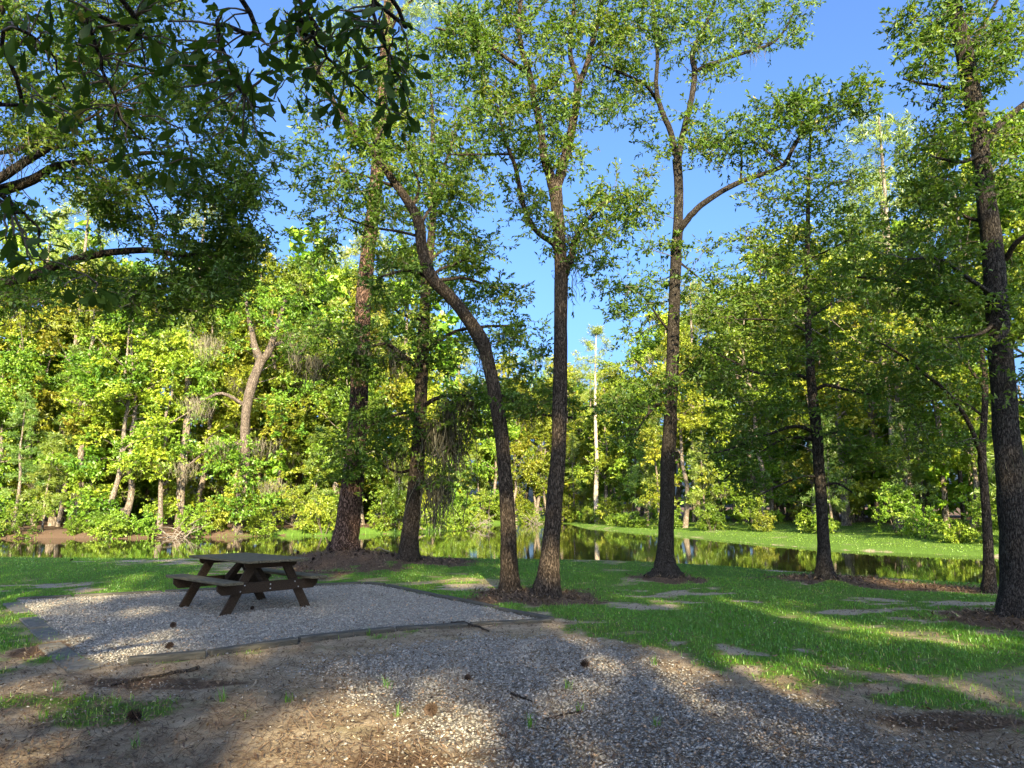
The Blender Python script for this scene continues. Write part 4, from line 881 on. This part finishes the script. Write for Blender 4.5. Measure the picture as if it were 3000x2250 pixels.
for xe in (-1, 1):
    xc = .66 * xe
    # legs: from the underside of the top out to the ground
    for sgn in (-1, 1):
        w = .15
        leg = slab_poly([(sgn * .66 - w / 2 * 1.05, -.03), (sgn * .66 + w / 2 * 1.05, -.03), (sgn * .27 + w / 2, .67), (sgn * .27 - w / 2, .67)][::1 if sgn > 0 else -1], xc - .019, xc + .019)
        lg = obj('leg', leg, M['table_wood'], tb)
    xo = xc + .041 * xe
    beam = slab_poly([(-.80, .435), (-.80, .355), (-.72, .285), (.72, .285), (.80, .355), (.80, .435)], xo - .019, xo + .019)
    cb = obj('cross_beam', beam, M['table_wood'], tb)
    bolts = [(-.40, .40), (-.46, .32), (.40, .40), (.46, .32), (0, .39), (0, .33)]
    for (yb, zb) in bolts:
        Vb, Fb = tube([[xo + .019 * xe - .002 * xe, yb, zb], [xo + .024 * xe, yb, zb], [xo + .0265 * xe, yb, zb]], [.010, .010, .003], 8)
        obj('bolt', mesh_np('bolt', Vb, Fb), M['bolt'], cb)
    obj('top_batten', slab_poly([(-.42, .71), (-.42, .665), (-.38, .63), (.38, .63), (.42, .665), (.42, .71)], xo - .018, xo + .018), M['table_wood'], tb)
    # brace from the beam middle up to the top
    import bmesh
    bm = bmesh.new(); vs = [bm.verts.new((x * xe, -.045, z)) for x, z in [(.61, .30), (.61, .43), (.17, .71), (.06, .71)]]
    f = bm.faces.new(vs); r = bmesh.ops.extrude_face_region(bm, geom=[f])
    for e in r['geom']:
        if isinstance(e, bmesh.types.BMVert): e.co.y = .045
    bmesh.ops.recalc_face_normals(bm, faces=bm.faces[:]); bmesh.ops.bevel(bm, geom=bm.edges[:], offset=.004, segments=1, affect='EDGES')
    me = bpy.data.meshes.new('brace'); bm.to_mesh(me); bm.free(); obj('brace', me, M['table_wood'], tb)

# ------------------------------------------------------------------ timbers and slabs round the gravel pad
M['timber'] = simple_mat('timber', [(.3, (.03, .028, .022)), (.55, (.075, .07, .056)), (.8, (.13, .12, .10))], 5, .9, .6, .006, stretch=(1, 9, 9))
M['slab'] = simple_mat('slab', [(.3, (.06, .058, .05)), (.55, (.12, .115, .10)), (.8, (.19, .18, .155))], 9, .9, .4, .006)
bd = empty('timber_border', tuple(hit(700, 1376)))
tag(bd, 'grey weathered timber border framing the gravel pad under the picnic table', 'border')
def beam_between(p, q, w, h, z, parent, name, mt, ext=.03):
    p = np.array(hit(*p)); q = np.array(hit(*q)); d = q - p; L_ = np.hypot(d[0], d[1]); a = math.atan2(d[1], d[0]); c_ = (p + q) / 2
    me = bevel_box(-L_ / 2 - ext, L_ / 2 + ext, -w / 2, w / 2, -h, 0, .012)
    o = obj(name, me, mt, parent); b_ = np.array(parent.location) if parent is not None else np.zeros(3)
    o.location = (c_[0] - b_[0], c_[1] - b_[1], gz(c_[0], c_[1]) + z - b_[2]); o.rotation_euler = (rng.uniform(-.03, .03), rng.uniform(-.006, .006), a); return o
tim = [((275, 1434), (445, 1419)), ((450, 1416), (640, 1387)), ((645, 1385), (850, 1363)), ((855, 1361), (1010, 1352)), ((1015, 1351), (1190, 1343)),
       ((1192, 1341), (1075, 1318)), ((1073, 1316), (960, 1293)), ((958, 1291), (835, 1266)), ((830, 1264), (785, 1261)), ((780, 1261), (600, 1269)), ((595, 1269), (355, 1280)), ((350, 1281), (160, 1289)), ((155, 1290), (35, 1296))]
for i, (p, q) in enumerate(tim): beam_between(p, q, .12, .16, .065 if i < 3 else .045, bd, 'timber', M['timber'], -.005)
slabs = [((25, 1306), (50, 1325), .34, 'broken flat slab at the far left corner of the gravel pad'), ((62, 1338), (85, 1358), .34, 'flat grey edging slab lying on the left side of the pad beside grass'),
         ((88, 1361), (118, 1386), .36, 'worn edging slab half buried in gravel at the left side of the pad'), ((108, 1394), (142, 1422), .36, 'sunlit tan edging slab beside orange straw at the pad corner'), ((146, 1424), (182, 1446), .40, 'grey corner slab with a pebble on top at the near left pad corner')]
for (p, q, w, lab) in slabs:
    o = beam_between(p, q, w * .66, .09, .022, None, 'edging_slab', M['slab']); tag(o, lab, 'slab', 'slabs along the left pad edge')

# ------------------------------------------------------------------ gravel, litter, grass
def sample_ground(n, x0, x1, y0, y1, g, power=1.0):
    """random spots inside the view wedge, denser near the viewpoint"""
    t = g.random(n); y = y0 * (y1 / y0) ** t if power == 1 else y0 + (y1 - y0) * t
    x = g.uniform(-1, 1, n) * (y * .78 + .4)
    return x, y
g = np.random.default_rng(41)
M['stone'] = simple_mat('stone', [(0, (.09, .088, .088)), (.35, (.23, .213, .184)), (.65, (.375, .348, .30)), (.9, (.49, .455, .395)), (1, (.45, .31, .2))], 40, .75, .2, .003, tint=True)
def stones(x, y, size, name, label, g):
    n = len(x); z = ground_z(x, y)
    k = 4; a = np.arange(k) / k * 2 * np.pi
    base = np.concatenate([[[0, 0, .55]], np.stack([np.cos(a), np.sin(a), 0 * a], 1), [[0, 0, -.45]]])
    r = size * np.exp(g.normal(size=n) * .28)
    V = base[None] * (1 + g.normal(size=(n, k + 2, 3)) * .16) * np.stack([r * g.uniform(.8, 1.35, n), r * g.uniform(.6, .95, n), r * g.uniform(.5, .95, n)], 1)[:, None]
    th = g.uniform(0, 6.28, n); tl = g.normal(size=n) * .35
    c, s = np.cos(th)[:, None], np.sin(th)[:, None]; ct, st = np.cos(tl)[:, None], np.sin(tl)[:, None]
    vx, vy, vz = V[..., 0], V[..., 1], V[..., 2]
    vx, vz = vx * ct - vz * st, vx * st + vz * ct
    X = vx * c - vy * s; Y = vx * s + vy * c
    V = np.stack([X + x[:, None], Y + y[:, None], vz + (z + r * g.uniform(.0, .45, n) + .008)[:, None]], -1)
    f = [[0, 1 + i, 1 + (i + 1) % k] for i in range(k)] + [[k + 1, 1 + (i + 1) % k, 1 + i] for i in range(k)]
    F = (np.arange(n)[:, None, None] * (k + 2) + np.array(f)[None]).reshape(-1, 3)
    T = np.repeat(np.where(g.random(n) < .05, 1.0, np.clip(g.normal(.48, .15, n), 0, .9)), k + 2)
    o = obj(name, mesh_np(name, V.reshape(-1, 3), F, {'tint': T}), M['stone'], kind='stuff'); tag(o, label, 'gravel'); return o
def scatter_where(n, x0, x1, y0, y1, fn, g):
    x = g.uniform(x0, x1, n); y = g.uniform(y0, y1, n); keep = g.random(n) < fn(x, y); return x[keep], y[keep]
padbb = (PAD[:, 0].min(), PAD[:, 0].max(), PAD[:, 1].min(), PAD[:, 1].max())
x, y = scatter_where(int((padbb[1] - padbb[0]) * (padbb[3] - padbb[2]) * 1350), *padbb, lambda x, y: sst(.0, -.12, sdpoly(x, y, PAD)) * (.75 + .25 * sst(11, 8, y)), g)
stones(x, y, .0125, 'pad_gravel', 'grey crushed gravel filling the timber-framed pad', g)
x, y = scatter_where(140000, -3.2, 6.5, 4.0, 9.5, lambda x, y: masks(x, y)[1] ** 1.5 * sst(.1, -.1, -sdpoly(x, y, PAD)) * (np.abs(x) < y * .8 + .3), g)
stones(x, y, .0118, 'drive_gravel', 'loose blue-grey gravel spread over the foreground drive', g)
x, y = scatter_where(20000, -5, 7.5, 4.0, 10.5, lambda x, y: masks(x, y)[3] * (1 - masks(x, y)[1]) * (.12 + .75 * sst(.45, .75, fbm(x, y, .8, 3))) * sst(.1, -.1, -sdpoly(x, y, PAD)) * (np.abs(x) < y * .8 + .3), g)
stones(x, y, .0085, 'strewn_pebbles', 'small pale pebbles strewn over the sandy soil round the drive', g)

def flat_leaves(x, y, L, W, g, lift=.012, curl=.25):
    n = len(x); z = ground_z(x, y) + g.uniform(.004, lift, n)
    a = g.uniform(0, 6.28, n); d = np.stack([np.cos(a), np.sin(a), g.normal(size=n) * .18], 1); d = norm(d)
    nn = norm(np.stack([g.normal(size=n) * .3, g.normal(size=n) * .3, np.ones(n)], 1)); s = np.cross(d, nn)
    l = (L * g.uniform(.6, 1.3, n))[:, None]; w = (W * g.uniform(.6, 1.3, n))[:, None] * .5; b_ = np.stack([x, y, z], 1)
    V = np.stack([b_, b_ + d * l * .5 + s * w + nn * w * curl, b_ + d * l + nn * l * g.uniform(0, curl, n)[:, None], b_ + d * l * .5 - s * w + nn * w * curl], 1).reshape(-1, 3)
    return V, np.arange(len(V)).reshape(-1, 4)
acc = Acc(); g = np.random.default_rng(43)
x, y = sample_ground(60000, 0, 0, 4.1, 21, g); mk = masks(x, y); k_ = g.random(len(x)) < (.12 + .30 * mk[3] + .85 * mk[2] + .05 * mk[1] + .5 * mk[4]) * (ground_z(x, y) > -.3); x, y = x[k_], y[k_]
V, F = flat_leaves(x, y, .045, .017, g, .02, .5); acc.add(V, F, np.repeat(g.random(len(x)), 4))
x, y = sample_ground(80000, 0, 0, 4.1, 20, g); mk = masks(x, y); k_ = g.random(len(x)) < (.05 + .55 * mk[3] + .9 * mk[2]) * (ground_z(x, y) > -.3); x, y = x[k_], y[k_]
V, F = flat_leaves(x, y, .17, .005, g, .03, .3); acc.add(V, F, np.repeat(g.random(len(x)) * .7 + .15, 4))
n = 60000; y = g.uniform(8.5, 20.5, n); x = y * g.uniform(-.76, .76, n); k_ = g.random(n) < masks(x, y)[2] ** 2 * .9 * (ground_z(x, y) > -.3); x, y = x[k_], y[k_]
V, F = flat_leaves(x, y, .075, .028, g, .035, .8); acc.add(V, F, np.repeat(g.random(len(x)) * .9, 4))
o = obj('leaf_litter', acc.mesh('leaf_litter'), M['litter'], kind='stuff'); tag(o, 'brown fallen leaves and pine straw lying over the clearing', 'leaf litter')

def blades(x, y, h, w, g):
    n = len(x); z = ground_z(x, y)
    a = g.uniform(0, 6.28, n); ln = np.abs(g.normal(size=n)) * .35 + .15
    d = np.stack([np.cos(a), np.sin(a), 0 * a], 1); sa = a + 1.57 + g.normal(size=n) * .5; s = np.stack([np.cos(sa), np.sin(sa), 0 * a], 1)
    hh = (h * g.uniform(.45, 1.35, n))[:, None]; ww = (w * g.uniform(.7, 1.3, n))[:, None]; b_ = np.stack([x, y, z - .005], 1); up = np.array([0, 0, 1.0])
    m_ = b_ + up * hh * .6 + d * hh * ln[:, None] * .4; tp = b_ + up * hh * (1 - ln[:, None] * .35) + d * hh * ln[:, None] * 1.3
    V = np.stack([b_ - s * ww * .5, b_ + s * ww * .5, m_ + s * ww * .4, tp, m_ - s * ww * .4], 1).reshape(-1, 3)
    i = np.arange(n)[:, None] * 5
    F = np.concatenate([i + [0, 1, 2], i + [0, 2, 4], i + [4, 2, 3]])
    return V, F
acc = Acc(); g = np.random.default_rng(47)
x, y = sample_ground(300000, 0, 0, 4.2, 22.5, g); mk = masks(x, y)[0]
k_ = g.random(len(x)) < np.clip(mk * 1.05 - .04, 0, 1) ** 1.6 * (.55 + .45 * sst(5, 12, y)); x, y = x[k_], y[k_]
hv = .022 + .030 * fbm(x, y, 1.3, 3) + .008 * (y < 9)
V, F = blades(x, y, hv, .0042 + .00042 * y, g)
dry = np.clip(.12 + .5 * (1 - masks(x, y)[0]) + .55 * fbm(x + 9, y - 4, .7, 3) + g.normal(size=len(x)) * .2, 0, 1)
acc.add(V, F, np.repeat(dry, 5))
print('grass', len(x))
# far right bank, coarser tufts
n = 60000; t = g.random(n); y = 26 + (86 - 26) * t; x = y * g.uniform(-.05, .8, n); dd = sdpoly(x, y, pond); k_ = (dd > .05) & (g.random(n) < masks(x, y)[0] * 1.2); x, y = x[k_], y[k_]
V, F = blades(x, y, .06, .022, g); acc.add(V, F, np.repeat(np.clip(.80 + g.normal(size=len(x)) * .05, .65, .86), 5))
n = 16000; sx_ = g.uniform(-46, -6, n); y = 40 + g.random(n) * 42; dd = sdpoly(sx_, y, pond); k_ = (dd > -.25) & (dd < 1.4) & (g.random(n) < .25 + .75 * sst(-26, -12, sx_)); x, y = sx_[k_], y[k_]
V, F = blades(x, y, .30, .035, g); acc.add(V, F, np.repeat(np.clip(.62 + g.normal(size=len(x)) * .2, 0, 1), 5))
o = obj('grass', acc.mesh('grass'), M['grass'], kind='stuff'); tag(o, 'green grass over the clearing and the pond banks', 'grass')
# scattered weed tufts in gravel and soil, each its own plant
WT = [(797, 1372, 'along the front pad timber, right of its middle'), (1145, 1575, 'in the gravel right of the large pine cone'), (1420, 1575, 'alone in the dark gravel at lower right of centre'), (1250, 1540, 'in the open gravel right of the small twig'), (1390, 1400, 'on the sand where gravel meets the lawn'), (835, 1490, 'at the left rim of the front gravel'), (480, 1515, 'in bare soil left of the sunlit patch'),
      (125, 1495, 'in dark soil below the corner slab'), (250, 1530, 'in soil just above the lower left cone'), (90, 1560, 'near the lower left corner of the ground'), (620, 1515, 'at the top edge of the sunlit soil patch'), (1415, 1440, 'beside the upper right edge of the gravel drive'), (1225, 1490, 'in gravel below the drive top pine cone'), (290, 1615, 'at the bottom edge left of the sunlit patch'), (860, 1548, 'left of the large pine cone'), (130, 1430, 'against the near left corner slab'), (60, 1390, 'on the grass side of the sunlit slab')]
for i, (px, py, wh) in enumerate(WT):
    p = hit(px, py); n = 14; x = p[0] + g.normal(size=n) * .018; y = p[1] + g.normal(size=n) * .018
    V, F = blades(x, y, .10, .006, g); z0 = gz(p[0], p[1])
    o = obj('grass_tuft', mesh_np('grass_tuft', V - [p[0], p[1], z0], F, {'tint': np.repeat(g.random(n) * .5 + .2, 5)}), M['grass']); o.location = (p[0], p[1], z0)
    tag(o, 'small green grass tuft ' + wh, 'grass tuft', 'stray tufts in the bare ground')

# ------------------------------------------------------------------ pine cones and sticks
M['cone'] = simple_mat('cone', [(0, (.015, .010, .007)), (.6, (.05, .032, .022)), (1, (.10, .066, .045))], 12, .8, 0, tint=True)
def cone_mesh():
    acc = Acc(); g = np.random.default_rng(9)
    P = np.array([[0, 0, z] for z in np.linspace(0, .085, 6)]); V, F = tube(P, [.012, .02, .021, .018, .012, .004], 7); acc.add(V, F, np.zeros(len(V)))
    for i in range(62):
        t = i / 62; z = .004 + t * .078; r = .019 * math.sin(math.pi * (t * .8 + .2)) ** .7 + .004; a = i * 2.39996
        d = np.array([math.cos(a), math.sin(a), .0]); s = np.array([-math.sin(a), math.cos(a), 0]); L_ = r * 1.0 + .008
        c = np.array([0, 0, z]) + d * r * .5
        up = np.array([0, 0, .35 + .7 * t])
        e = c + d * L_ + up * L_ * .8; w = .011
        V = np.array([c - s * w * .4, c + s * w * .4, e + s * w * .7, e - s * w * .7, e + np.array([0, 0, -.005]) + d * .003])
        acc.add(V, [[0, 1, 2, 3], [3, 2, 4, 4]][:1], [.3, .3, 1, 1, .7]); acc.F[-1] = acc.F[-1]
        acc.add(np.array([V[3], V[2], V[4], c - [0, 0, .003]]), [[0, 1, 2, 3]], [.8, .8, .6, 0])
    return acc.mesh('pine_cone')
CM = cone_mesh()
CONES = [(936, 1545, 1.15, 'large open pine cone lying on the front gravel left of centre'), (1256, 1440, .95, 'pine cone at the upper edge of the foreground gravel drive'), (371, 1357, .9, 'pine cone on the pad gravel in front of the picnic table'), (357, 1405, .95, 'pine cone beside the front timber of the gravel pad'),
         (305, 1558, 1.1, 'dark pine cone in the bare soil at lower left'), (543, 1318, .7, 'pine cone under the picnic table'), (1010, 1475, .7, 'small pine cone at the left rim of the front gravel'), (152, 1212, .8, 'dark pine cone on the lawn by the far left water edge'), (410, 1201, .8, 'pine cone on the grass crest left of the picnic table top')]
for px, py, sc, lab in CONES:
    p = hit(px, py); o = obj('pine_cone', CM, M['cone']); o.location = (p[0], p[1], gz(p[0], p[1]) + .035 * sc); o.scale = (sc * .95,) * 3
    o.rotation_euler = (1.3 + rng.uniform(-.2, .2), rng.uniform(-.3, .3), rng.uniform(0, 6.28)); tag(o, lab, 'pine cone', 'fallen pine cones')
for k in range(12):
    a = rng.uniform(0, 6.28); r = rng.uniform(.5, 2.0); px_, py_ = B['pine'][0] + .5 + r * 1.2 * math.cos(a), B['pine'][1] - .9 + r * .6 * math.sin(a)
    o = obj('pine_cone', CM, M['cone']); o.location = (px_, py_, gz(px_, py_) + .03); o.rotation_euler = (rng.uniform(0, 6), rng.uniform(0, 6), 0)
    tag(o, 'dark pine cone strewn on the mulch mound round the big pine', 'pine cone', 'pine cones on the mulch mound')
def stick(pts, r0, r1, label, mt):
    P = []
    for (px, py, h) in pts:
        p = hit(px, py); P.append([p[0], p[1], gz(p[0], p[1]) + h])
    P = np.array(P)
    P2 = catmull(P, 4); P2 = P2 + rng.normal(size=P2.shape) * r0 * .25; V, F = tube(P2, np.linspace(r0, r1, len(P2)), 7, .15, 5); c = P2[len(P2) // 2]
    o = obj('fallen_stick', mesh_np('fallen_stick', V - c, F, smooth=True), mt); o.location = tuple(c); tag(o, label, 'stick', 'fallen sticks')
stick([(975, 1347, .02), (1000, 1350, .03), (1030, 1356, .02), (1055, 1363, .015)], .022, .01, 'dark fallen stick on the gravel pad near its right corner', M['dark_bark'])
stick([(1096, 1498, .015), (1120, 1512, .02), (1150, 1520, .015)], .012, .006, 'thin dark stick across the middle of the front gravel', M['dark_bark'])
stick([(780, 1187, .3), (800, 1198, .2), (812, 1206, .12), (840, 1214, .03)], .035, .015, 'pale curved branch lying on the mulch mound between pine and oak', M['pale_bark'])
stick([(430, 1447, .02), (330, 1465, .02), (240, 1485, .015)], .018, .008, 'long thin branch on dark soil in front of the pad timber', M['dark_bark'])
stick([(1180, 1560, .012), (1230, 1548, .02), (1270, 1536, .012)], .009, .005, 'small twig on front gravel right of the large cone', M['dark_bark'])

# ------------------------------------------------------------------ the low branch hanging into the top left, with its own leaves
def big_leaf(seed):
    g = np.random.default_rng(seed)
    # spatula leaf with three shallow lobes at the tip; length 1 along +x
    xs_ = [0, .10, .28, .46, .62, .76, .88, .96, 1.0]
    hw = [.014, .024, .075, .125, .165, .205, .15, .165, .05]
    hw = [h * g.uniform(.88, 1.12) for h in hw]
    V = []; 
    for i, (a, h) in enumerate(zip(xs_, hw)):
        bend = -.18 * a * a
        notch = 0
        V += [[a + notch * .0, h, bend + h * .22], [a + (.0 if i < 8 else .03), 0, bend], [a, -h, bend + h * .22]]
    F = []
    for i in range(len(xs_) - 1):
        b_ = 3 * i; F += [[b_ + 1, b_, b_ + 3, b_ + 4], [b_ + 2, b_ + 1, b_ + 4, b_ + 5]]
    return np.array(V), np.array(F)
LM = []
for k in range(4):
    V, F = big_leaf(k)
    for q in range(2):
        LM.append((mesh_np('leaf', V, F, {'tint': np.full(len(V), [.1, .45, .7, .3, .85, .2, .55, 1.0][k * 2 + q])}), V, F))
fb0 = np.array([-3.6, -2.6, gz(-3.6, -2.6)])
fr = empty('overhanging_oak', tuple(fb0)); tag(fr, 'oak behind the viewpoint whose dark leafy branches hang into the top left', 'tree')
g = np.random.default_rng(61)
P2 = catmull(np.array([[-3.6, -2.6, -.2], [-3.6, -2.6, .8], [-3.5, -2.5, 2.2], [-3.3, -2.2, 3.8], [-3.0, -1.8, 5.6]]), 4); R2 = np.linspace(.26, .14, len(P2)); V, F = tube(P2, R2, 14, .12, 3)
obj('trunk', mesh_np('trunk', V - fb0, F, smooth=True), M['oak_bark'], fr)
sk = Skel()
def nb(pts, Y0, Y1, start=None, r0=.03, r1=.006):
    P = [np.array(start)] if start is not None else []
    n = len(pts)
    for i, (x, y) in enumerate(pts): P.append(at(x, y, Y0 + (Y1 - Y0) * i / max(1, n - 1)))
    P = catmull(np.array(P), 5); P = P + g.normal(size=P.shape) * .006; R = np.linspace(r0, r1, len(P)) if start is None else np.concatenate([np.linspace(.07, r0, 5), np.linspace(r0, r1, len(P) - 5)])
    V, F = tube(P, R, 7, .1, 4); obj('branch', mesh_np('branch', V - fb0, F, smooth=True), M['dark_bark'], fr)
    sk.add(P[6:] if start is not None else P, R[6:] if start is not None else R)
nb([(170, -120), (185, 20), (225, 150), (270, 270), (330, 310)], 2.5, 3.0, (-3.1, -1.9, 4.9), .012, .003)
nb([(430, -140), (470, 60), (530, 210), (600, 260)], 2.6, 3.0, (-3.1, -1.8, 5.2), .013, .003)
nb([(560, -140), (640, 40), (700, 110), (760, 180), (850, 250)], 2.7, 3.1, (-3.0, -1.8, 5.4), .013, .003)
nb([(760, -140), (800, 0), (840, 120), (880, 200)], 2.7, 2.9, (-3.0, -1.8, 5.5), .012, .003)
nb([(-160, 300), (-60, 400), (20, 450), (70, 480), (100, 560)], 2.4, 2.7, (-3.3, -2.2, 4.0), .011, .003)
nb([(-160, 100), (0, 60), (100, 100), (140, 200)], 2.4, 2.8, (-3.2, -2.0, 4.5), .011, .003)
tips = []
for (x, y, rx, ry, n, a0, a1) in [(120, 60, 130, 70, 16, 2.4, 2.9), (150, 200, 90, 60, 9, 2.5, 2.9), (300, 240, 110, 110, 16, 2.6, 3.1), (420, 90, 120, 90, 20, 2.5, 3.0), (560, 130, 110, 90, 18, 2.6, 3.0), (500, 260, 70, 70, 9, 2.7, 3.1), (680, 60, 90, 80, 18, 2.6, 3.0), (690, 190, 70, 70, 9, 2.7, 3.1), (820, 90, 80, 80, 18, 2.6, 3.0), (860, 200, 40, 70, 10, 2.7, 3.0), (60, 520, 60, 60, 5, 2.4, 2.7), (170, 610, 50, 50, 4, 2.5, 2.8), (30, 450, 40, 30, 3, 2.4, 2.6), (300, 30, 120, 60, 14, 2.5, 3.0), (400, 350, 60, 40, 5, 2.8, 3.0)]:
    for i in range(int(n * 1.2)):
        a = g.uniform(0, 6.28); r = math.sqrt(g.random()); tips.append(at(x + rx * r * math.cos(a), y + ry * r * math.sin(a), g.uniform(a0, a1)))
tips = np.array(tips); tw = Acc(); attach(sk, tips, g, tw, .006, 4, .06, 0.0)
obj('twigs', tw.mesh('twigs', fb0), M['twig'], fr, 'stuff')
rest = Acc(); cnt = 0
from mathutils import Matrix
for t in tips:
    for k in range(g.integers(3, 6)):
        d = norm(np.array([g.normal() * .8, g.normal() * .8, -.55 + g.normal() * .45])); n_ = norm(np.array([g.normal() * .7, g.normal() * .7, 1.0])); n_ = norm(n_ - d * n_.dot(d)); s = np.cross(n_, d)
        L_ = .086 * g.uniform(.55, 1.25); p = t + d * .006 + g.normal(size=3) * .015
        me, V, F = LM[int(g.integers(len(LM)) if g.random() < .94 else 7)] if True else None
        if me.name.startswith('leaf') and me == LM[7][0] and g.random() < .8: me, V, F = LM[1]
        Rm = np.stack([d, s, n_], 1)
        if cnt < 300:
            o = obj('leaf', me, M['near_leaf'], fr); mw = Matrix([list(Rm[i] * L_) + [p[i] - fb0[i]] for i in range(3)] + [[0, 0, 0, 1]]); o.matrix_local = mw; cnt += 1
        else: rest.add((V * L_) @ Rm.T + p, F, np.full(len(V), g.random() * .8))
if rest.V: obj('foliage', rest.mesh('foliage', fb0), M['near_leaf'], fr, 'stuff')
print('tris', sum(len(m_.loop_triangles) or sum(len(p.vertices) - 2 for p in m_.polygons) if len(m_.polygons) < 1000 else len(m_.polygons) * 2 for m_ in bpy.data.meshes))
